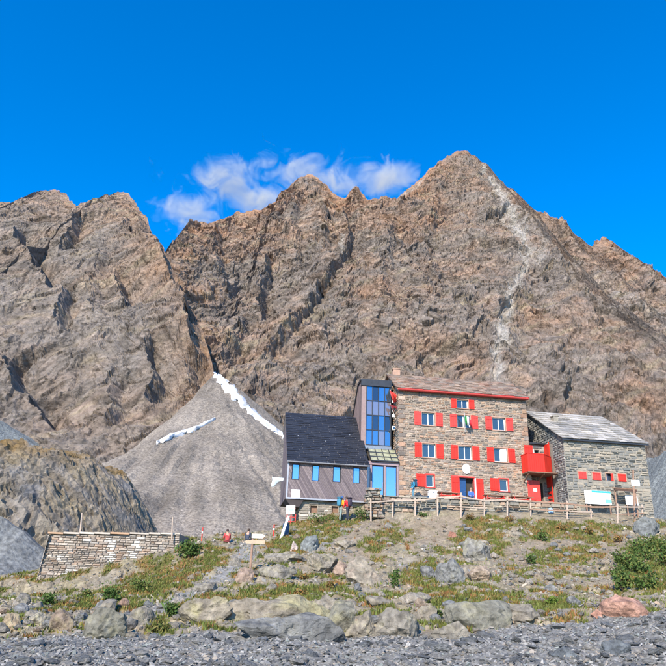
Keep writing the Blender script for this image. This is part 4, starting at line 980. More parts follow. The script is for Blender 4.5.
def boulder(px, py, wpx, hpx, tone, label, seed, depth=1.0, tilt=0.0, cat='boulder', name='boulder', lichen=.3, planes=11, rot=None, strata=0, group=None, sub=4, sink=.5, lich=(.31, .28, .15)):
    """a boulder whose foot is at photo point (px, py) on the ground and that looks wpx by hpx there"""
    rnd = random.Random(seed); p = on_ground(px, py); dist = float((p-CAM)@FW); w, h = wpx*dist/FPX, hpx*dist/FPX
    V, Fc = rock_shape(sub, rnd, planes)
    mn, mx = V.min(0), V.max(0); V = (V-(mn+mx)/2)/((mx-mn)/2)
    ps = V*np.array([w/2, w*depth/2, h/2])
    if rot is None: rot = rnd.uniform(-.5, .5)
    V = V*np.array([w/2, w*depth/2, h*(.5+sink/2)])
    nrm = V/np.maximum(np.linalg.norm(V, axis=1), 1e-6)[:, None]
    s = max(w, h)
    V = V+nrm*(((.040*facet3(V+seed*3.1, s*.30, seed)+.026*facet3(V+seed, s*.12, seed+3)+.013*facet3(V-seed, s*.05, seed+6))*(s if w < 2.5*h else .45*s+.6*h))[:, None])
    if strata: V[:, 2] += .035*h*np.sign(np.sin(V[:, 2]/h*strata*6.28+V[:, 0]/w*3))
    ct, st = math.cos(tilt), math.sin(tilt); x, z = V[:, 0]*ct+V[:, 2]*st, -V[:, 0]*st+V[:, 2]*ct; V[:, 0], V[:, 2] = x, z
    cr, sr = math.cos(rot), math.sin(rot); x, y = V[:, 0]*cr-V[:, 1]*sr, V[:, 0]*sr+V[:, 1]*cr; V[:, 0], V[:, 1] = x, y
    V[:, 2] += h*.5-h*sink*.5
    n1 = vn3(V[:, 0]/s*5+seed, V[:, 1]/s*5, V[:, 2]/s*5, 7)+.5*vn3(V[:, 0]/s*14, V[:, 1]/s*14+seed, V[:, 2]/s*14, 8)
    n2 = vn3(V[:, 0]/s*9, V[:, 1]/s*9, V[:, 2]/s*9+seed, 9)
    c = np.array(tone)[None]*.86*(1+.30*n2+.2*n1)[:, None]; l = np.clip(n1*1.3-.2, 0, 1)[:, None]*lichen*1.6; l = np.clip(l, 0, .8); c = c*(1-l)+np.array(lich)*l
    o = mesh_np(name, V, Fc, M_BOULDER, np.clip(c, .01, .8)); o.location = (p[0], p[1]+w*depth*.30, min(p[2], gz_exact(p[0], p[1]+w*depth*.3)+.05*h)-.02)
    tag(o, label, cat, group); LAND.append((float(p[0]), float(p[1]), short(label))); return o
PALE, GREY, BLUE, PINK, SALMON, GRN, BRN = (.315,.275,.215), (.265,.24,.20), (.212,.212,.205), (.36,.265,.205), (.50,.29,.215), (.25,.238,.19), (.285,.22,.165)
B_ = boulder
B_(103,638,46,29,GRN,'large rounded grey-green boulder at the edge of the gravel, below the retaining wall',1,.8)
B_(262,622,150,30,PALE,'long pale ledge of yellow-lichened bedrock behind the smooth blue-grey slab',2,.35,0,'rock ledge','rock_ledge',.55,26,.03,3,sub=5)
B_(205,622,58,24,PALE,'pale lichened rock block at the path-side end of the long ledge',3,.6,0,'rock ledge','rock_ledge',.6)
B_(287,638,112,26,BLUE,'smooth blue-grey slab sloping down to the gravel',4,.32,.10,'rock slab','rock_slab',.06,12,.02,0,sub=5,sink=.55)
B_(340,632,30,30,GRN,'tilted green-grey rock beside the dark cleft',5,.7,.5,lichen=.4)
B_(362,637,32,26,PALE,'pale broken rock between the dark cleft and the grey block',6,.8)
B_(322,612,36,16,PALE,'pale flat rock overhanging the dark cleft',7,.7,-.1)
B_(400,637,46,27,GREY,'squat grey block of rock with a flat sloping top on the gravel edge',8,.8,.12,lichen=.15)
B_(450,638,46,15,GREY,'low grey slab leaning on the gravel edge',9,.6,-.15,lichen=.1)
B_(482,629,74,28,GRN,'broad rounded grey outcrop above the gravel, streaked with lichen',10,.6,0,'rock outcrop','rock_outcrop',.35)
B_(425,622,28,16,PALE,'pale cracked rock behind the squat grey block',11,.8)
B_(368,584,42,28,PALE,'big pale boulder with a pinkish face on the bank below the path',12,.8,lich=(.42,.29,.22))
B_(341,575,19,15,PINK,'pink rock beside the big pale boulder',13,.8,lichen=.1)
B_(274,578,44,14,GREY,'grey layered slab ledge behind the signpost',14,.7,0,'rock ledge','rock_ledge',.2,18,0,3)
B_(285,563,46,12,GREY,'upper grey slab ledge below the timber wing',15,.7,.05,'rock ledge','rock_ledge',.2,18,0,3)
B_(318,572,38,18,PALE,'pale ledge of rock next to the rusty grass',16,.7)
B_(242,583,20,15,PINK,'pinkish boulder at the foot of the signpost',17,.8,lichen=.1)
B_(428,578,14,12,BLUE,'small round blue-grey boulder on the dirt bank',18,.9,lichen=.05)
B_(452,583,30,24,(.225,.225,.215),'blue-grey flat-faced rock on the bank between the round blue boulder and the pale brown rock',19,.7,lichen=.15)
B_(480,561,32,22,(.25,.24,.215),'grey weathered outcrop in the middle of the bank under the fence',20,.8,0,'rock outcrop','rock_outcrop',.2)
B_(481,581,26,15,(.40,.31,.23),'pale brown split rock on the bank',21,.8,lichen=.1)
B_(631,617,50,20,SALMON,'salmon-pink boulder at the edge of the gravel',22,.7,lichen=.02)
B_(598,618,12,9,(.46,.25,.18),'small pink stone beside the salmon boulder',23,.8,lichen=.02)
B_(620,656,30,15,(.165,.18,.19),'dark blue-grey slab lying in the gravel below the salmon boulder',24,.6,lichen=.05)
B_(565,656,26,9,(.165,.18,.19),'flat blue-grey stone lying in the gravel',25,.6,lichen=.05)
B_(651,536,28,20,(.205,.215,.21),'blue-grey boulder beside the corner of the stone annex',26,.8,lichen=.05)
B_(309,551,19,16,(.23,.245,.24),'grey-blue boulder in the grass below the timber wing',27,.9,lichen=.1)
B_(294,550,9,9,(.55,.45,.40),'small pinkish-white rock in the grass below the timber wing',28,.9,lichen=0)
B_(8,630,22,17,(.42,.33,.22),'tan block in the rubble, partly stained orange, left of the green-grey boulder',29,.8)
B_(36,626,22,13,(.40,.36,.28),'pale cream block in the rubble left of the green-grey boulder',30,.8)
B_(60,630,28,18,BRN,'brown-grey tilted rock in the rubble left of the green-grey boulder',31,.8,.3)
B_(20,607,18,14,GREY,'grey boulder at the foot of the retaining wall end',32,.8)
B_(140,625,30,17,GREY,'grey tilted slab between the green-grey boulder and the path',33,.7,.2)
B_(122,608,14,10,(.34,.23,.17),'reddish angular stone at the foot of the grassy bank',34,.8,lichen=.05)
B_(104,611,22,10,BLUE,'flat blue-grey stone on top of the green-grey boulder bank',35,.8,lichen=.05)
B_(172,632,22,10,GREY,'low grey rock beside the tuft at the gravel edge',36,.8)
B_(205,592,26,10,GREY,'grey slab beside the path',37,.6,.05,lichen=.15)
B_(235,566,18,9,GREY,'grey stepping slab on the path',38,.8,0,lichen=.1)
B_(520,622,44,18,GREY,'low grey outcrop above the gravel near the rubble',39,.7,0,'rock outcrop','rock_outcrop',.3)
B_(380,606,30,10,PALE,'low pale rock on the grassy step above the squat grey block',40,.8)
B_(416,604,34,12,(.33,.29,.24),'broken pale rock on the grassy step below the bank',41,.8)
B_(552,592,18,9,BLUE,'blue-grey stone in the rubble under the stone annex',42,.8,lichen=.05)
B_(576,606,13,10,BLUE,'dark blue-grey stone at the edge of the rubble',43,.8,lichen=.05)
B_(452,537,9,6,(.34,.17,.12),'small rust-red stone on the dirt slope',44,.9,lichen=0)
B_(345,548,22,8,PALE,'pale flat rock beside the walkers\' path',45,.8,lichen=.2)

# ---- loose rocks one can still tell apart: shared meshes, own objects
rr = random.Random(77)
def rock_mesh(nm, seed, tone, flat, ti, sub=2):
    rnd = random.Random(seed); V, Fc = rock_shape(sub, rnd, 12, 0, flat); mn, mx = V.min(0), V.max(0); V = (V-(mn+mx)/2)/(mx-mn)
    V = V+V*(.10*facet3(V+seed, .35, seed))[:, None]
    n = vn3(V[:, 0]*4+seed, V[:, 1]*4, V[:, 2]*4, 5); c = np.array(tone)[None]*(1+.25*n)[:, None]
    o = mesh_np(nm, V, Fc, M_BOULDER, np.clip(c, .01, .8)); me = o.data; me['tone'] = str(ti); bpy.data.objects.remove(o); return me
TN = [GREY, PALE, (.28,.25,.20), BLUE, (.22,.205,.18), BRN, (.34,.30,.25), (.20,.20,.19), (.37,.32,.25)]
RM = [rock_mesh('rock', 200+i, TN[i % len(TN)], .2, i % len(TN)) for i in range(18)]
SM = [rock_mesh('stone', 300+i, [(.20,.205,.205),(.165,.17,.17),(.245,.24,.23),(.30,.285,.26),(.14,.145,.148)][i % 5], 1.2, i % 5) for i in range(15)]
TNAME = {'rock'+str(i): n for i, n in enumerate(['grey','pale','tan','blue-grey','dark','brown','light','dark grey','cream'])}
TNAME.update({'stone'+str(i): n for i, n in enumerate(['slate-grey','dark slate','grey','pale','blackish'])})
def loose(name, label, cat, group, n, area, wmin, wmax, meshes, hr=(.45, .8), seed=1):
    rnd = random.Random(seed); k = 0; tries = 0
    while k < n and tries < n*30:
        tries += 1; px, py = rnd.uniform(*area[0]), rnd.uniform(*area[1])
        if len(area) > 2 and not inpoly(np.array([px]), np.array([py]), area[2])[0]: continue
        p = on_ground(px, py); dist = float((p-CAM)@FW)
        w = (wmin+(wmax-wmin)*rnd.random()**2.2)*dist/FPX; h = w*rnd.uniform(*hr)
        o = bpy.data.objects.new(name, rnd.choice(meshes)); link(o); o.scale = (w, w*rnd.uniform(.6, 1), h); o.rotation_euler = (rnd.uniform(-.25, .25), rnd.uniform(-.25, .25), rnd.uniform(0, 6.28))
        o.location = (p[0], p[1], p[2]+h*.22); k += 1
        near = min(LAND, key=lambda q: (q[0]-p[0])**2+(q[1]-p[1])**2)[2]; sz = 'small' if w*FPX/dist < wmin+.15*(wmax-wmin) else ('big' if w*FPX/dist > wmin+.55*(wmax-wmin) else 'middling')
        tag(o, f'{sz} {TNAME[o.data.name.split(".")[0]+o.data["tone"]]} {label} nearest the {near}', cat, group)
loose('rock', 'rock below the retaining wall', 'rock', 'rubble under the retaining wall', 95, ((0, 235), (602, 637), [(0,602),(60,600),(100,608),(150,606),(190,600),(235,604),(235,630),(120,638),(0,640)]), 5, 20, RM, seed=11)
loose('rock', 'broken rock', 'rock', 'rubble above the gravel', 42, ((320, 480), (596, 636)), 5, 17, RM, seed=12)
loose('rock', 'rock in the rubble', 'rock', 'rubble above the salmon boulder', 90, ((490, 640), (552, 622), [(500,575),(520,560),(560,552),(620,552),(640,560),(612,592),(600,612),(560,622),(500,622)]), 4, 12, RM, seed=13)
loose('rock', 'rock on the bank', 'rock', 'rocks on the bank', 70, ((265, 640), (524, 596)), 4, 11, RM, seed=14)
loose('flat_stone', 'flat stone on the gravel', 'stone', 'stones on the gravel', 280, ((-5, 671), (612, 668), [(-5,642),(100,640),(200,636),(333,639),(430,638),(520,632),(600,622),(671,614),(671,668),(-5,668)]), 6, 19, SM, (.22, .5), seed=15)

# ---- gravel and rubble too fine to pick apart: joined
def hull_template(seed):
    rnd = random.Random(seed); bm = bmesh.new()
    for _ in range(9): bm.verts.new((rnd.uniform(-.5, .5), rnd.uniform(-.5, .5), rnd.uniform(-.5, .5)))
    r = bmesh.ops.convex_hull(bm, input=bm.verts); bmesh.ops.delete(bm, geom=[v for v in bm.verts if not v.link_faces], context='VERTS'); bmesh.ops.triangulate(bm, faces=bm.faces); bm.verts.index_update()
    V = np.array([v.co[:] for v in bm.verts]); Fc = np.array([[v.index for v in f.verts] for f in bm.faces]); bm.free(); return V, Fc
TPL = [hull_template(900+i) for i in range(14)]
def bilin(x, y):
    fy = np.log(np.maximum(y, 8.01)/8.0)/math.log(68/8.0)*(ny_-1); fu = (x/y+.92)/1.84*(nu-1)
    iy, iu = np.clip(fy, 0, ny_-2).astype(int), np.clip(fu, 0, nu-2).astype(int); ty, tu = np.clip(fy-iy, 0, 1), np.clip(fu-iu, 0, 1)
    G = lambda A: (A[iy, iu]*(1-tu)+A[iy, iu+1]*tu)*(1-ty)+(A[iy+1, iu]*(1-tu)+A[iy+1, iu+1]*tu)*ty
    return G
def pebbles(name, label, n, x, y, size, tones, seed, flat=(.3, .7)):
    g = np.random.default_rng(seed); G = bilin(x, y); z = G(GZ); T_ = np.array(tones)
    Vs, Fs, Cs, off = [], [], [], 0; which = g.integers(0, len(TPL), len(x)); yaw = g.uniform(0, 6.28, len(x)); fl = g.uniform(*flat, len(x)); tl = g.normal(0, .25, (len(x), 2)); ci = g.integers(0, len(T_), len(x)); br = g.uniform(.7, 1.25, len(x))
    for t, (V, Fc) in enumerate(TPL):
        id_ = np.nonzero(which == t)[0]
        if not len(id_): continue
        s = size[id_]; P = V[None]*np.stack([s, s*.8, s*fl[id_]], -1)[:, None]
        P[..., 2] += P[..., 0]*tl[id_, 0][:, None]+P[..., 1]*tl[id_, 1][:, None]
        c_, s_ = np.cos(yaw[id_])[:, None], np.sin(yaw[id_])[:, None]; X_, Y_ = P[..., 0]*c_-P[..., 1]*s_, P[..., 0]*s_+P[..., 1]*c_
        P = np.stack([X_+x[id_][:, None], Y_+y[id_][:, None], P[..., 2]+(z[id_]+s*fl[id_]*.18)[:, None]], -1)
        Vs.append(P.reshape(-1, 3)); Fs.append((Fc[None]+(np.arange(len(id_))*len(V))[:, None, None]).reshape(-1, 3)+off); off += len(id_)*len(V)
        Cs.append(np.repeat(T_[ci[id_]]*br[id_][:, None], len(V), 0))
    o = mesh_np(name, np.concatenate(Vs), np.concatenate(Fs), M_PEBBLE, np.concatenate(Cs)); o['kind'] = 'stuff'; o['label'] = label; return o
g = np.random.default_rng(3)
n = 36000; y = 13.5+13.5*g.random(n)**.9; x = (g.random(n)*2-1)*.60*y; gm = bilin(x, y)(gr_); k = gm > .35; x, y = x[k], y[k]
size = .035+.16*g.random(len(x))**3.0
pebbles('gravel', 'blue-grey slaty gravel in front of the bank', n, x, y, size, [(.235,.228,.215),(.185,.183,.178),(.28,.27,.25),(.32,.31,.29),(.125,.128,.128),(.27,.235,.195),(.205,.22,.205)], 5)
n = 42000; y = 23+33*g.random(n)**.8; x = (g.random(n)*2-1)*.60*y; G = bilin(x, y); free = (1-G(g_)*.85)*(1-.75*G(d_))*(1-G(gr_))*(G(gpy) > 519)
k = g.random(n) < free*np.clip(.55+fbm2(x*.5, y*.5, 3, 33)*.9, .1, 1); x, y = x[k], y[k]
size = .05+.30*g.random(len(x))**3.2
pebbles('rubble', 'small stones strewn over the bank below the hut', n, x, y, size, [(.28,.25,.20),(.33,.29,.23),(.25,.235,.20),(.31,.235,.17),(.21,.22,.22),(.37,.32,.25),(.19,.18,.16),(.31,.285,.25)], 6)

# ---- grass: short tufts
M_LEAF = mat_attr('grass_blades', rough=.8, scale=3., amt=.2, bump=0.0, bdist=.01, spec=.2)
n = 260000; y = 24+34*g.random(n); x = (g.random(n)*2-1)*.62*y; G = bilin(x, y); k = (G(g_) > .45)|((g.random(n) < .04)&(G(gr_) < .3)&(G(gpy) > 519)); x, y = x[k], y[k]; G = bilin(x, y); z = G(GZ); n = len(x)
if n > 44000: sel = g.choice(n, 44000, False); x, y, z, n = x[sel], y[sel], z[sel], 44000
nb = 3; ang = g.uniform(0, 6.28, (n, nb)); L_ = g.uniform(.06, .20, (n, nb)); lean = g.uniform(.2, .9, (n, nb)); wd = g.uniform(.02, .045, (n, nb))
bx, by = x[:, None]+g.normal(0, .05, (n, nb)), y[:, None]+g.normal(0, .05, (n, nb))
cx, sx_ = np.cos(ang), np.sin(ang)
p0 = np.stack([bx-sx_*wd, by+cx*wd, z[:, None]-.02+0*bx], -1); p1 = np.stack([bx+sx_*wd, by-cx*wd, z[:, None]-.02+0*bx], -1); p2 = np.stack([bx+cx*L_*lean, by+sx_*L_*lean, z[:, None]+L_], -1)
V = np.stack([p0, p1, p2], 2).reshape(-1, 3); Fc = np.arange(len(V)).reshape(-1, 3)
pn = fbm2(x*.6, y*.6, 3, 88); GP = np.array([(.13,.145,.035),(.10,.13,.03),(.20,.165,.045),(.25,.115,.045),(.26,.20,.07)])
gi = np.clip(((pn+.6)/1.2*3.2+g.normal(0, .7, n)), 0, 4.99).astype(int)
cc = np.repeat(GP[gi]*g.uniform(.75, 1.25, (n, 1)), nb*3, 0)
o = mesh_np('grass', V, Fc, M_LEAF, cc); o['kind'] = 'stuff'; o['label'] = 'yellowing alpine grass on the bank'

# ---- shrubs
def shrub(px, py, wpx, hpx, label, tones, seed, n=420, leaf=.07, cat='shrub', name='shrub', group=None):
    gg = np.random.default_rng(seed); p = on_ground(px, py); dist = float((p-CAM)@FW); w, h = wpx*dist/FPX, hpx*dist/FPX
    root = empty(name, p, 0, label, cat, group)
    nst = 9; tips = []; sb = MB()
    for i in range(nst):
        a = gg.uniform(0, 6.28); r = gg.uniform(.1, .42)*w; t = Vector((math.cos(a)*r, math.sin(a)*r*.8, h*gg.uniform(.55, 1.0)*(1-.5*r/w)))
        tips.append(np.array(t)); sb.tube([(0, 0, -.05), t*.5+Vector((0, 0, h*.08)), t], [.018, .012, .005], 5)
    sb.build('stem', M_WOODB, root)
    tips = np.array(tips); ci = gg.integers(0, nst, n); cpos = tips[ci]*gg.uniform(.35, 1.05, (n, 1))+gg.normal(0, 1, (n, 3))*np.array([w*.13, w*.11, h*.13]); cpos[:, 2] = np.maximum(cpos[:, 2], .02)
    u = gg.normal(0, 1, (n, 3)); u /= np.linalg.norm(u, axis=1)[:, None]; v = np.cross(u, gg.normal(0, 1, (n, 3))); v /= np.linalg.norm(v, axis=1)[:, None]; l = leaf*gg.uniform(.6, 1.4, (n, 1))
    V = np.stack([cpos-u*l, cpos+v*l*.45, cpos+u*l, cpos-v*l*.45], 1).reshape(-1, 3); T_ = np.array(tones)
    cols = np.repeat(T_[gg.integers(0, len(T_), n)]*gg.uniform(.7, 1.3, (n, 1)), 4, 0)
    mesh_np('foliage', V, np.arange(4*n).reshape(-1, 4), M_LEAF, cols, parent=root); return root
GT = [(.055,.105,.022),(.075,.13,.03),(.10,.14,.04),(.045,.085,.02)]; YT = [(.13,.14,.035),(.10,.12,.03),(.17,.15,.05)]
shrub(188,558,24,18,'dark green bush at the end of the retaining wall',GT,1,800,.10)
shrub(49,605,17,13,'round green bush at the foot of the retaining wall end',GT,2,500)
shrub(109,604,22,18,'green leafy bush halfway along the retaining wall foot',GT,3,650)
shrub(140,592,18,12,'olive bush on the grassy bank beside the green leafy bush',GT[:3]+YT,4,450)
shrub(171,617,17,17,'green tuft of leaves beside the path above the rubble',GT,5,500)
shrub(86,598,11,8,'small olive bush on the wall foot',YT+GT,6,300)
shrub(322,523,30,10,'low green bush against the stone base of the timber wing',GT,7,500)
shrub(361,520,20,14,'dark green bush beside the two walkers',GT,8,500)
shrub(541,541,15,11,'bright green plant on the bank under the fence end',GT[1:],9,400)
shrub(531,564,13,10,'small bright green plant in the dirt above the rubble',GT[1:],10,350)
shrub(395,588,12,18,'dark green plant growing beside the big pale boulder',GT,11,400)
shrub(422,517,13,5,'low green tuft under the fence in front of the hut',GT,12,250)
shrub(552,605,14,7,'low bright green clump between the broad outcrop and the rubble',[(.14,.19,.03),(.10,.16,.03)],13,300)
shrub(460,619,16,6,'bright green clump on top of the broad outcrop',[(.14,.19,.03),(.10,.16,.03)],14,300)
shrub(160,633,24,10,'yellow grass tussock at the gravel edge beside the green-grey boulder',YT,15,450,.08,'grass tussock','grass_tussock')
shrub(436,617,18,7,'small green clump behind the grey slab',GT[1:],16,250)
for i in range(16):
    q = random.Random(40+i); shrub(q.uniform(618, 672), q.uniform(548, 594), q.uniform(18, 30), q.uniform(12, 20), 'low green shrub in the thicket on the slope right of the rubble', GT+YT[:1], 60+i, 520, .08, group='shrub thicket beside the rubble')
for i, (x_, y_) in enumerate([(305,580),(330,588),(352,582),(290,560),(300,596),(470,520),(510,522),(590,534),(560,530),(620,542)]):
    shrub(x_, y_, 13, 7, 'low rust and ochre tussock on the bank below the hut', [(.26,.12,.045),(.24,.17,.05),(.15,.13,.04)], 90+i, 220, .07, 'grass tussock', 'grass_tussock', 'rust-coloured tussocks')
# ------------------------------------------------------------------ terrace wall, fence and things around the hut
tA, tB = hut(-2.75, -2.45, 0), hut(14.0, -4.0, 0)
twl = float(np.hypot(*(tB-tA)[:2])); twr = math.atan2(tB[1]-tA[1], tB[0]-tA[0])
TW = empty('terrace_wall', (tA[0], tA[1], ORG[2]-2.1), twr, 'low rubble wall holding up the terrace behind the wooden fence', 'wall')
MB().box(0, twl, 0, 1.2, 0, 1.94).build('core', M_MORTAR_G, TW)
mb = MB()
for r in courses(0, twl, 0, 1.96, .50, .24, [], rs, .03): add_stone(mb, r, GREYS+WARM[:4], rs, front(0), .12)
mb.build('wall_stones', M_STONE, TW, kind='stuff')
u = 0
while u < twl:
    l_ = rs.uniform(.5, 1.1); e_ = min(u+l_, twl); MB().box(u+.012, e_-.012, -.16, rs.uniform(.4, .7), 1.955, 2.03+rs.uniform(-.02, .05)).build('cap_stone', mat_plain('cap', rs.choice(GREYS+WARM[:3]), .9, 8., .25), TW); u = e_
# terrace paving behind it
pv = MB(); pv.prism([(-2.75, -2.2), (14.0, -3.75), (14.1, -2.6), (14.1, LB), (-2.75, .05)], -.40, -.11, 'z')
tr = pv.build('terrace', mat_plain('trodden_gravel', (.27, .235, .19), .95, 3., .3, .5, .02)); tr.location = ORG; tr.rotation_euler = (0, 0, HROT); tr['kind'] = 'structure'

FE = empty('wooden_fence', on_ground(371, 521), 0, 'weathered wooden post-and-rail fence along the edge of the hut terrace', 'fence')
f0 = np.array(FE.location)
posts = [(371,521,500),(392.6,517,498),(415,516,498),(437.6,516,495),(460.6,518,493),(484,516,498),(507,516,497),(530.5,517,499),(566.8,519,501),(590.8,518,505),(617,523,504),(641.7,520,505)]
tops = []; M_FW = mat_plain('pale_weathered_wood', (.44, .35, .28), .85, 9., .2, .4, .01); M_FB = mat_plain('brown_weathered_wood', (.32, .20, .14), .85, 9., .2, .4, .01)
for i, (px, pb, pt) in enumerate(posts):
    p = on_ground(px, pb); t = at(px+rs.uniform(-.4, .4), pt, p[1]); q = np.array([t[0], p[1]+rs.uniform(-.05, .05), t[2]])
    mb = MB(); w_ = .11; mb.bar(p-[0,0,.35]-f0, q-f0, w_, w_*.9, up=(0, 1, 0)); mb.add([tuple(q-f0+np.array([sx2*w_/2, sy2*w_/2, 0])) for sx2, sy2 in ((-1,-1),(1,-1),(1,1),(-1,1))]+[tuple(q-f0+np.array([0, 0, .05]))], [(0,1,4),(1,2,4),(2,3,4),(3,0,4)])
    mb.build('post', M_FW, FE); tops.append((p, q))
for i in range(len(tops)-1):
    (p0_, q0_), (p1_, q1_) = tops[i], tops[i+1]
    for f, wz in ((.86, .11), (.45, .09)):
        if f < .5 and i not in (4, 7, 8, 10): continue
        r0_, r1_ = p0_+(q0_-p0_)*f, p1_+(q1_-p1_)*f; r0_ = r0_+[-.15, -.07, rs.uniform(-.03, .03)]; r1_ = r1_+[.15, -.07, rs.uniform(-.03, .03)]
        m_ = (r0_+r1_)/2+[0, 0, -.02]
        MB().bar(r0_-f0, m_-f0, .04, wz).bar(m_-f0, r1_-f0, .04, wz).build('rail', M_FW if i < 7 else rs.choice([M_FW, M_FB]), FE)

def thing_hut(name, label, cat, a, b, z, group=None): return empty(name, hut(a, b, z), HROT, label, cat, group)
# picnic tables with red benches in front of the hut
def picnic(ax, ln, label):
    t = thing_hut('picnic_table', label, 'table', ax, -1.15, -.11, 'picnic tables on the terrace'); TT = M_WOODB
    for i in range(4): MB().box(-ln/2, ln/2, -.36+i*.18, -.36+i*.18+.165, .72, .765).build('top_board', TT, t)
    for s in (-1, 1):
        MB().box(-ln/2, ln/2, s*.72-.14, s*.72+.14, .42, .465).build('bench', M_RED, t)
        mb = MB(); x = s*(ln/2-.28); mb.bar((x, -.62, .0), (x, -.2, .72), .09, .05, up=(1, 0, 0)); mb.bar((x, .62, .0), (x, .2, .72), .09, .05, up=(1, 0, 0)); mb.bar((x, -.84, .39), (x, .84, .39), .05, .09); mb.bar((x, -.36, .69), (x, .36, .69), .05, .08); mb.build('leg_frame', M_RED2, t)
picnic(4.05, 2.0, 'brown picnic table with red benches left of the front door')
picnic(8.1, 2.0, 'brown picnic table with red benches right of the front door'); picnic(10.5, 2.0, 'brown picnic table with red benches beside the red balcony')
# white chest and dark blue box by the wall
t = thing_hut('white_chest', 'white storage chest against the hut wall under the left ground-floor window', 'chest', 2.75, -.75, -.11)
MB().box(-.36, .36, -.25, .25, 0, .80).build('body', M_WHITE, t); MB().box(-.38, .38, -.27, .27, .803, .90).build('lid', M_WHITE, t); MB().box(-.08, .08, -.29, -.27, .72, .76).build('handle', M_GREYMETAL, t)
t = thing_hut('blue_crate', 'dark blue crate beside the white chest', 'crate', 1.95, -.8, -.11); M_BL = mat_plain('blue_plastic', (.05, .10, .18), .5)
MB().box(-.38, .38, -.24, .24, 0, .38).build('body', M_BL, t); MB().box(-.40, .40, -.26, .26, .383, .44).build('lid', M_BL, t)
# flag with green, white and red bands over the middle window
fl = empty('flag', hut(6.1, -.08, 6.3), HROT, 'small green, white and red flag on a slanting pole below the middle window', 'flag')
MB().tube([(0, 0, 0), (-.25, -.75, 1.55)], .022, 6).build('pole', M_WHITE, fl)
FC = [mat_plain('flag_green', (.02, .22, .06), .8), mat_plain('flag_white', (.75, .74, .72), .8), mat_plain('flag_red', (.60, .03, .05), .8)]
for k in range(3):
    mb = MB(); n = 8; P = []
    for i in range(n+1):
        t_ = (k+i/n)/3; x = -.24+.62*t_; y = -.72+.10*math.sin(t_*9)+.05; P.append((x, y, 1.50-.55*t_-.04*math.sin(t_*6), .72+.12*math.sin(t_*5)))
    V = [(x, y, z) for x, y, z, h in P]+[(x+.05, y+.08, z-h) for x, y, z, h in P]
    mb.add(V, [(i, i+1, i+n+2, i+n+1) for i in range(n)]); o = mb.build('flag_cloth', FC[k], fl, smooth=True); md = o.modifiers.new('thick', 'SOLIDIFY'); md.thickness = .006
# two red and white flags and a lamp on the left corner of the hut
def cornerflag(px, py, label, tone, ln, seed):
    a, z = loc(px+6, py+8, .9); e = empty('corner_flag', hut(-.08, .9, z), HROT, label, 'flag', 'flags on the hut corner')
    MB().tube([(0, 0, 0), (-.55, -.25, 1.35)], .025, 6).build('pole', M_WHITE, e); mb = MB(); n = 7; V = []
    for i in range(n+1):
        t_ = i/n; V.append((-.53+.15*t_-.12*math.sin(t_*5), -.25-.06*math.sin(t_*7), 1.30-ln*t_*.15)); 
    V2 = [(x+.42-.15*math.sin(i), y-.04, z-ln*(.6+.4*math.sin(i*.6+seed))) for i, (x, y, z) in enumerate(V)]
    mb.add(V+V2, [(i, i+1, i+n+2, i+n+1) for i in range(n)]); o = mb.build('flag_cloth', tone, e, smooth=True); md = o.modifiers.new('thick', 'SOLIDIFY'); md.thickness = .006
    MB().box(-.35, -.12, -.12, -.10, .15, .42).build('pennant', M_WHITE, e)
cornerflag(389, 397, 'bright red flag with white tip on the hut corner under the roof', M_RED2, 1.1, 0)
cornerflag(389, 411, 'dark red flag on the hut corner beside the glass tower', mat_plain('dark_red_cloth', (.25, .03, .04), .8), .75, 2)
t = empty('floodlight', hut(-.05, .8, loc(390, 428, .8)[1]), HROT, 'small white floodlight fixed to the hut corner', 'lamp'); MB().box(-.36, -.10, -.16, .10, -.16, .16).build('housing', M_WHITE, t); MB().tube([(-.10, 0, 0), (0.02, 0, 0)], .03, 6).build('bracket', M_DARKMETAL, t); MB().box(-.33, -.13, -.175, -.163, -.12, .12).build('lens', M_GLASS, t)

# notice boards in front of the annex
def board(px0, px1, pyt, pyb, b, foot, label, cols, nm='notice_board', cat='sign'):
    aL, zt = loc(px0, pyt, b); aR, _ = loc(px1, pyt, b); _, zb = loc(px0, pyb, b); am = (aL+aR)/2; g0_ = hut(am, b, 0); gzv = gz_exact(g0_[0], g0_[1])
    e = empty(nm, (g0_[0], g0_[1], gzv), HROT, label, cat); zo = ORG[2]-gzv; w = (aR-aL)/2
    MB().box(-w, w, -.02, .02, zb+zo, zt+zo).build('panel', cols[0], e)
    for s in (-1, 1): MB().box(s*(w-.12)-.04, s*(w-.12)+.04, .022, .10, -.3, zt+zo).build('post', M_FB, e)
    return e, w, zb+zo, zt+zo
TEAL = mat_plain('teal_print', (.05, .42, .45), .5)
e, w, zb, zt = board(584, 610, 490, 503.5, -3.3, 0, 'white notice board with a teal band along its top, in front of the annex', [M_WHITE])
MB().box(-w*.45, w, -.026, -.021, zt-.17, zt-.01).build('print_band', TEAL, e); MB().box(w*.55, w, -.026, -.021, zb+.12, zb+.42).build('print_patch', mat_plain('pale_teal', (.20,.50,.50), .5), e)
e, w, zb, zt = board(625, 637, 495, 505, -3.3, 0, 'plain white notice board beside the tall wooden post at the annex', [M_WHITE])
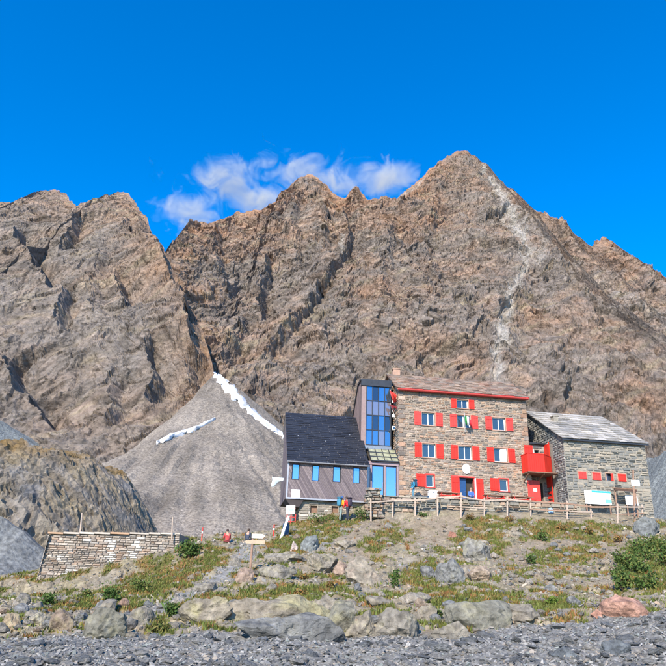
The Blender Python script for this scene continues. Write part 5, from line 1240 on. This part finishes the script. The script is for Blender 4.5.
# small roofed wooden shelter with a bench-high shelf, tall post, white plate
a, z = loc(624, 490, -3.45); g0_ = hut(a, -3.45, 0); gzv = gz_exact(g0_[0], g0_[1]); e = empty('roofed_trough', (g0_[0], g0_[1], gzv), HROT, 'brown plank canopy on two posts in front of the annex', 'shelter'); zo = ORG[2]-gzv+z
for i in range(3): MB().box(-1.05+.05*i, 1.05, -.30+i*.2, -.30+i*.2+.19, zo+.02+i*.06, zo+.07+i*.06).build('roof_board', M_WOODB, e)
MB().box(-1.0, 1.0, -.28, -.22, zo-.14, zo+.015).build('fascia', mat_plain('dark_wood', (.10,.06,.045), .8), e)
for s in (-1, 1): MB().box(s*.92-.05, s*.92+.05, -.16, -.06, -.3, zo+.015).build('post', M_FB, e)
p = on_ground(634.5, 521); t_ = at(633, 470, p[1]); e = empty('tall_post', p, 0, 'tall brown wooden post with a small white plate at the annex corner', 'post'); MB().bar((0, 0, -.3), (t_[0]-p[0], 0, t_[2]-p[2]), .10, .10, up=(0, 1, 0)).build('pole', M_FB, e)
w0, w1 = at(631, 480, p[1]-.08), at(640, 486, p[1]-.08); MB().box(w0[0]-p[0], w1[0]-p[0], -.10, -.07, w1[2]-p[2], w0[2]-p[2]).build('plate', M_WHITE, e)
B_(620,513,12,18,(.22,.26,.27),'upright blue-grey stone standing under the brown plank canopy',120,.7,lichen=.05)
# bags left by the fence
def bag(px, py, w, h, mat, label):
    p = on_ground(px, py); e = empty('backpack', p, rs.uniform(-.4, .4), label, 'backpack', 'packs left by the fence'); bm_ = MB(); n = 10
    V, Fc = ICO[2]; V2 = np.sign(V)*np.abs(V)**.7*np.array([w/2, w*.36, h/2])+np.array([0, 0, h*.48]); mesh_np('bag', V2, Fc, mat, smooth=True, parent=e)
    V3 = np.sign(V)*np.abs(V)**.7*np.array([w*.36, w*.16, h*.22])+np.array([0, -w*.36, h*.32]); mesh_np('pocket', V3, Fc, mat, smooth=True, parent=e); MB().tube([(-.05, .02, h*.95), (-.03, .02, h*1.05), (.03, .02, h*1.05), (.05, .02, h*.95)], .012, 5).build('strap', M_DARKMETAL, e)
bag(601, 513, .5, .55, M_RED2, 'red backpack on the ground under the white and teal board'); bag(608, 511, .55, .6, mat_plain('pale_cloth', (.55,.58,.62), .8), 'pale grey backpack beside the red one'); bag(551, 514, .45, .5, mat_plain('blue_cloth', (.30,.45,.60), .8), 'light blue backpack by the fence below the red stair')

# signpost by the path
p = on_ground(250, 573); t_ = at(250.5, 533, p[1]); hh = t_[2]-p[2]
e = empty('signpost', p, 0, 'wooden signpost with two pale arrow boards beside the path', 'signpost'); MB().tube([(0, 0, -.3), (.02, 0, hh)], .07, 8).build('pole', M_FB, e)
def arrow(x0, x1, z0, z1, mat, lab):
    mb = MB(); d = .14 if x1 > x0 else -.14; mb.prism([(x0, z0), (x1-d, z0), (x1, (z0+z1)/2), (x1-d, z1), (x0, z1)], -.10, -.075, 'y'); o = mb.build('sign_board', mat, e); o['label'] = lab
k = float((p-CAM)@FW)/FPX
arrow(-.05, 13*k, hh-5*k, hh-.6*k, mat_plain('greyed_white_wood', (.52,.48,.42), .8), 'greyish white arrow board'); arrow(13*k, -8*k, hh-10.5*k, hh-7*k, mat_plain('pale_yellow_wood', (.46,.36,.25), .7), 'pale yellow arrow board')
# marker posts
for px, pb, pt, mt, lab in ((273.5,537,525,M_RED,'short red marker post below the timber wing'),(201.5,541,528,M_RED2,'short red marker post beside the dark green bush')):
    p = on_ground(px, pb); k = float((p-CAM)@FW)/FPX; e = empty('marker_post', p, 0, lab, 'post', 'red marker posts'); MB().tube([(0, 0, -.2), (0, 0, (pb-pt)*k)], .045, 8).build('pole', mt, e); MB().tube([(0, 0, (pb-pt)*k*.55), (0, 0, (pb-pt)*k*.70)], .049, 8).build('band', M_WHITE, e)
for px, pb, pt, lean, lab in ((80.5,533,513,1.6,'leaning pale wooden stake on the retaining wall in front of the rock dome'),(172.5,534,517,0.3,'upright pale wooden stake near the end of the retaining wall')):
    q = at(px, pb, 47.5); t_ = at(px+lean, pt, 47.5); e = empty('stake', q, 0, lab, 'stake'); e.location.z = q[2]; MB().tube([(0, 0, -.4), tuple(t_-q)], [.06, .05], 7).build('pole', M_FW, e)
# things at the end of the timber wing
a, z = loc(291, 510, WF-.1); g0_ = hut(a, WF-.1, 0); gzv = gz_exact(g0_[0], g0_[1]); e = empty('red_ladder_frame', (g0_[0], g0_[1], gzv), HROT, 'red steel frame with a white box under the overhang of the timber wing', 'frame'); zo = ORG[2]-gzv+z
for i, x in enumerate((-.32, .0, .36)): MB().bar((x, 0, -.3), (x+.04, 0, zo-.3), .07, .07, up=(0, 1, 0)).build('upright', M_RED2, e)
for i in range(4): MB().bar((-.3, -.05, .2+i*.35), (.36, -.05, .2+i*.35), .04, .05).build('rung', M_RED2, e)
MB().box(-.38, .32, -.12, .12, zo-.32, zo+.36).build('white_box', M_WHITE, e); MB().box(-.22, .16, -.13, -.121, zo-.12, zo+.10).build('label_plate', mat_plain('pale_blue_print', (.40,.52,.62), .5), e)
p = on_ground(280.5, 538); t_ = at(288.5, 516, p[1]+.2); e = empty('white_board', p, 0, 'long white board leaning against the red frame under the timber wing', 'board'); MB().bar((0, 0, -.1), tuple(t_-p), .17, .05, up=(0, 1, 0)).build('plank', M_WHITE, e)
p = on_ground(285.5, 536); e = empty('blue_barrel', p, 0, 'dark blue barrel beside the leaning white board', 'barrel'); MB().tube([(0, 0, 0), (0, 0, .12), (0, 0, .45), (0, 0, .8), (0, 0, .9)], [.22, .25, .26, .25, .22], 14).build('body', M_BL, e, smooth=True); MB().tube([(0, 0, .9), (0, 0, .94)], .2, 14).build('lid', M_DARKMETAL, e)
# pale sheet hung out on a bar from the gable
a, z = loc(284, 478, 1.0); e = empty('awning', hut(WL-.05, .9, z), HROT, 'pale blue-white sheet hung out from the gable end of the timber wing', 'awning')
MB().tube([(0, 0, .05), (-1.15, -.1, -.02)], .025, 7).build('bar', M_GREYMETAL, e); V = []
for i in range(9):
    for j in range(6): t_, q_ = i/8, j/5; V.append((-.12-1.0*t_+.05*math.sin(q_*5), -.1*t_-.10*math.sin(t_*7+q_*2)*q_, -.02-(.30+.45*t_)*q_*(1-.25*math.sin(t_*6))))
o = mesh_np('sheet', np.array(V), grid_faces(9, 6), mat_plain('pale_blue_cloth', (.58, .68, .74), .7), smooth=True, parent=e); md = o.modifiers.new('thick', 'SOLIDIFY'); md.thickness = .01
# rough stone pillar at the near corner of the entrance
for i, (px, py, w_, h_, tn) in enumerate([(374,521,17,14,(.36,.31,.27)),(376,509,15,12,(.33,.27,.24)),(374,499,12,11,(.30,.28,.25))]): pass
CP = thing_hut('stone_pier', 'rough stone pier at the corner of the entrance terrace, beside the fence end', 'pier', -2.75, -2.75, -1.9)
mb = MB()
for z in np.arange(0, 2.2, .26):
    w_ = .72-.13*z+rs.uniform(-.08, .08)
    for fn, u0, u1 in ((lambda u, o2, zz: (u, -.4-o2, zz), -w_, w_), (lambda u, o2, zz: (-w_-o2+.05, u, zz), -.4, .45)):
        for r in courses(u0, u1, z, z+.255, .34, .255, [], rs, .03): add_stone(mb, r, WARM+GREYS, rs, fn, .22)
mb.build('pier_stones', M_STONE, CP, kind='stuff'); MB().prism([(-.70, 0), (.70, 0), (.38, 2.2), (-.38, 2.2)], -.38, .45, 'y').build('core', M_MORTAR_G, CP)

# ------------------------------------------------------------------ people
def skin_mesh(name, verts, edges, radii, root=0, sub=1):
    me = bpy.data.meshes.new(name); me.from_pydata(verts, edges, []); o = bpy.data.objects.new(name, me); COL.objects.link(o)
    sk_ = o.modifiers.new('skin', 'SKIN'); sk_.use_smooth_shade = True
    lay = me.skin_vertices[0].data
    for i, r in enumerate(radii): lay[i].radius = (r, r) if not hasattr(r, '__len__') else r
    lay[root].use_root = True
    ss = o.modifiers.new('sub', 'SUBSURF'); ss.levels = sub; ss.render_levels = sub
    dg = bpy.context.evaluated_depsgraph_get(); m2 = bpy.data.meshes.new_from_object(o.evaluated_get(dg)); bpy.data.objects.remove(o); m2.name = name
    m2.polygons.foreach_set('use_smooth', [True]*len(m2.polygons)); return m2
M_SKIN = mat_plain('skin', (.50, .30, .21), .6)
def person(label, pos, yaw, J, top, trous, hair=(.06, .04, .03), pack=None, hat=None, boots=(.05, .045, .04), group=None):
    """J: joint positions (metres, facing -y); the body is one continuous skin, clothes, hair and pack are its children"""
    e = empty('person', pos, yaw, label, 'person', group)
    names = ['pelvis', 'waist', 'chest', 'neck', 'head0', 'head1', 'shL', 'elL', 'wrL', 'haL', 'shR', 'elR', 'wrR', 'haR', 'hipL', 'knL', 'anL', 'toL', 'hipR', 'knR', 'anR', 'toR']
    R_ = dict(pelvis=(.135, .10), waist=(.12, .09), chest=(.15, .10), neck=.055, head0=(.072, .085), head1=(.075, .09), hip=.085, kn=.058, an=.042, to=.038, sh=.06, el=.045, wr=.032, ha=(.038, .02))
    V = [J[n] for n in names]; ix = {n: i for i, n in enumerate(names)}
    rad = [R_.get(n, R_.get(n[:-1])) for n in names]
    E_ = [('pelvis','waist'),('waist','chest'),('chest','neck'),('neck','head0'),('head0','head1')]
    for s in 'LR': E_ += [('chest','sh'+s),('sh'+s,'el'+s),('el'+s,'wr'+s),('wr'+s,'ha'+s),('pelvis','hip'+s),('hip'+s,'kn'+s),('kn'+s,'an'+s),('an'+s,'to'+s)]
    E_ = [(ix[a], ix[b]) for a, b in E_]
    me = skin_mesh('body', V, E_, rad)
    bm = bmesh.new(); bm.from_mesh(me)                     # fingers, nose, ears grow out of the same mesh
    def blob(c, r, sc=(1, 1, 1)):
        rr_ = bmesh.ops.create_icosphere(bm, subdivisions=1, radius=r); 
        for v in rr_['verts']: v.co = Vector((v.co.x*sc[0], v.co.y*sc[1], v.co.z*sc[2]))+Vector(c)
    hd = (Vector(J['head0'])+Vector(J['head1']))/2
    blob(hd+Vector((0, -.095, -.01)), .018, (.8, 1.2, 1.4))
    for s in (-1, 1): blob(hd+Vector((s*.082, .01, -.005)), .02, (.5, 1, 1.5))
    for s in 'LR':
        w0, h0_ = Vector(J['wr'+s]), Vector(J['ha'+s]); d = (h0_-w0).normalized(); sd_ = d.cross(Vector((0, 1, 0))).normalized()
        for k in range(5):
            ln = (.05, .075, .082, .076, .06)[k]; b0 = (h0_+sd_*((k-2)*.018)) if k else (w0+d*.03+sd_*(-.04)); dd = d if k else (d*.6-sd_*.7).normalized()
            for q in range(3): blob(b0+dd*(ln*(q+.5)/3)+Vector((0, -.008*q, 0)), .011)
    bm.to_mesh(me); bm.free(); me.materials.append(M_SKIN); link(bpy.data.objects.new('body', me), e)
    def garment(nm, parts, rr_, col, root):
        vs_ = [J[n] if isinstance(n, str) else n for n in parts[0]]; g_me = skin_mesh(nm, vs_, parts[1], rr_, root); g_me.materials.append(mat_plain(nm+'_cloth', col, .85, 9., .2, .3, .01)); return link(bpy.data.objects.new(nm, g_me), e)
    lerp = lambda a, b, t: tuple(Vector(J[a]).lerp(Vector(J[b]), t))
    garment('jacket', (['pelvis','waist','chest',lerp('chest','neck',.6),'shL','elL',lerp('elL','wrL',.9),'shR','elR',lerp('elR','wrR',.9)], [(0,1),(1,2),(2,3),(2,4),(4,5),(5,6),(2,7),(7,8),(8,9)]), [(.17,.125),(.155,.115),(.175,.125),(.085,.085),.085,.066,.05,.085,.066,.05], top, 1)
    garment('trousers', (['waist','pelvis','hipL','knL',lerp('knL','anL',.95),'hipR','knR',lerp('knR','anR',.95)], [(0,1),(1,2),(2,3),(3,4),(1,5),(5,6),(6,7)]), [(.13,.10),(.155,.12),.105,.078,.06,.105,.078,.06], trous, 1)
    for s in 'LR': garment('boot', ([lerp('kn'+s, 'an'+s, .85), 'an'+s, 'to'+s], [(0,1),(1,2)]), [.055,.058,.048], boots, 0)
    D, Fc = ICO[3]; hv = D*np.array([.096, .108, .115]); k = (D[:, 2] > -.15) | (D[:, 1] > .25); keep = [f for f in Fc if k[f].all()]
    hc = hat if hat else hair
    o = mesh_np('hat' if hat else 'hair', hv+np.array(hd)+np.array([0, .008, .025]), np.array(keep), mat_plain('hat_cloth' if hat else 'hair_strands', hc, .9, 30., .3), smooth=True, parent=e)
    if pack:
        c = Vector(J['chest'])*.6+Vector(J['waist'])*.4; PV = np.sign(D)*np.abs(D)**.62*np.array([.17, .11, .28])+np.array(c)+np.array([0, .25, .05]); bp = mesh_np('backpack', PV, Fc, mat_plain('pack_cloth', pack, .8, 9., .2), smooth=True, parent=e)
        mesh_np('pack_lid', np.sign(D)*np.abs(D)**.6*np.array([.18, .13, .07])+np.array(c)+np.array([0, .24, .37]), Fc, mat_plain('pack_lid_cloth', tuple(q*.6 for q in pack), .8), smooth=True, parent=bp)
        for s in (-1, 1): MB().tube([(s*.12, c.y+.14, c.z+.28), (s*.13, c.y-.04, c.z+.33), (s*.14, c.y-.16, c.z+.12), (s*.15, c.y-.02, c.z-.16), (s*.14, c.y+.13, c.z-.18)], .022, 6).build('strap', M_DARKMETAL, bp)
    return e
def stand(step=0.0, arms=.1, bend=0.0):
    J = dict(pelvis=(0,0,.96), waist=(0,-bend*.12,1.14), chest=(0,-bend*.32,1.36), neck=(0,-bend*.45,1.52), head0=(0,-bend*.5-.02,1.60), head1=(0,-bend*.52-.03,1.70))
    for s, k in (('L', -1), ('R', 1)):
        cy = -bend*.32
        J['sh'+s] = (k*.185, cy, 1.42); J['el'+s] = (k*.25, cy+.02-arms*.2*k, 1.14); J['wr'+s] = (k*.24, cy-.12-arms*.5*k, .93); J['ha'+s] = (k*.235, cy-.15-arms*.55*k, .86)
        J['hip'+s] = (k*.09, 0, .92); J['kn'+s] = (k*.10, -.05-step*.22*k, .50); J['an'+s] = (k*.11, .03-step*.28*k, .085); J['to'+s] = (k*.12, -.12-step*.28*k, .04)
    return J
def sit(seat=.42):
    J = dict(pelvis=(0,0,seat+.1), waist=(0,-.03,seat+.28), chest=(0,-.08,seat+.5), neck=(0,-.12,seat+.65), head0=(0,-.15,seat+.73), head1=(0,-.16,seat+.83))
    for s, k in (('L', -1), ('R', 1)):
        J['sh'+s] = (k*.18, -.08, seat+.55); J['el'+s] = (k*.24, -.14, seat+.29); J['wr'+s] = (k*.15, -.34, seat+.22); J['ha'+s] = (k*.12, -.40, seat+.20)
        J['hip'+s] = (k*.10, -.02, seat+.09); J['kn'+s] = (k*.13, -.44, seat+.12); J['an'+s] = (k*.12, -.42, .085 if seat > .2 else .09); J['to'+s] = (k*.13, -.56, .04)
    return J
p1 = on_ground(340.3, 521.6); p2 = on_ground(347.6, 521.6)
person('person in an orange-yellow jacket with blue pack and cap walking to the hut', p1, math.radians(140), stand(.7, .25, .25), (.75, .36, .03), (.20,.26,.24), pack=(.05,.20,.30), hat=(.04,.10,.28)).scale = (1.12,)*3
person('person in a red jacket with a dark pack walking beside the orange one', p2, math.radians(225), stand(-.6, .2, .25), (.68, .03, .04), (.03,.035,.05), pack=(.06,.045,.07)).scale = (1.10,)*3
pa = hut(loc(413.5, 499, -1.3)[0], -1.3, -.11)
person('person in blue jacket and trousers standing by the hut wall under the fence rail', pa, math.radians(-70), stand(.2, .1, .1), (.03,.22,.36), (.10,.22,.30), pack=(.03,.08,.14))
pa = hut(6.15, -.72, -.12)
person('person in bright blue sitting at the front door of the hut', pa, 0, sit(.45), (.06,.16,.50), (.05,.08,.16), hair=(.45,.30,.20))
t = thing_hut('wooden_stool', 'low wooden stool at the front door under the person in blue', 'stool', 6.15, -.66, -.12)
MB().box(-.22, .22, -.2, .2, .40, .45).build('seat', M_WOODB, t)
for sx2 in (-1, 1):
    for sy2 in (-1, 1): MB().bar((sx2*.19, sy2*.17, 0), (sx2*.16, sy2*.14, .40), .04, .04, up=(0, 1, 0)).build('leg', M_WOODB, t)
pb = on_ground(247, 542); person('person in dark clothes sitting on the ground behind the signpost', pb, math.radians(160), sit(.05), (.05,.06,.09), (.04,.05,.08))
pb = on_ground(227, 543); person('person in a red jacket sitting on the ground at the top of the path', pb, math.radians(200), sit(.05), (.45,.06,.06), (.30,.06,.06), hair=(.05,.03,.03))
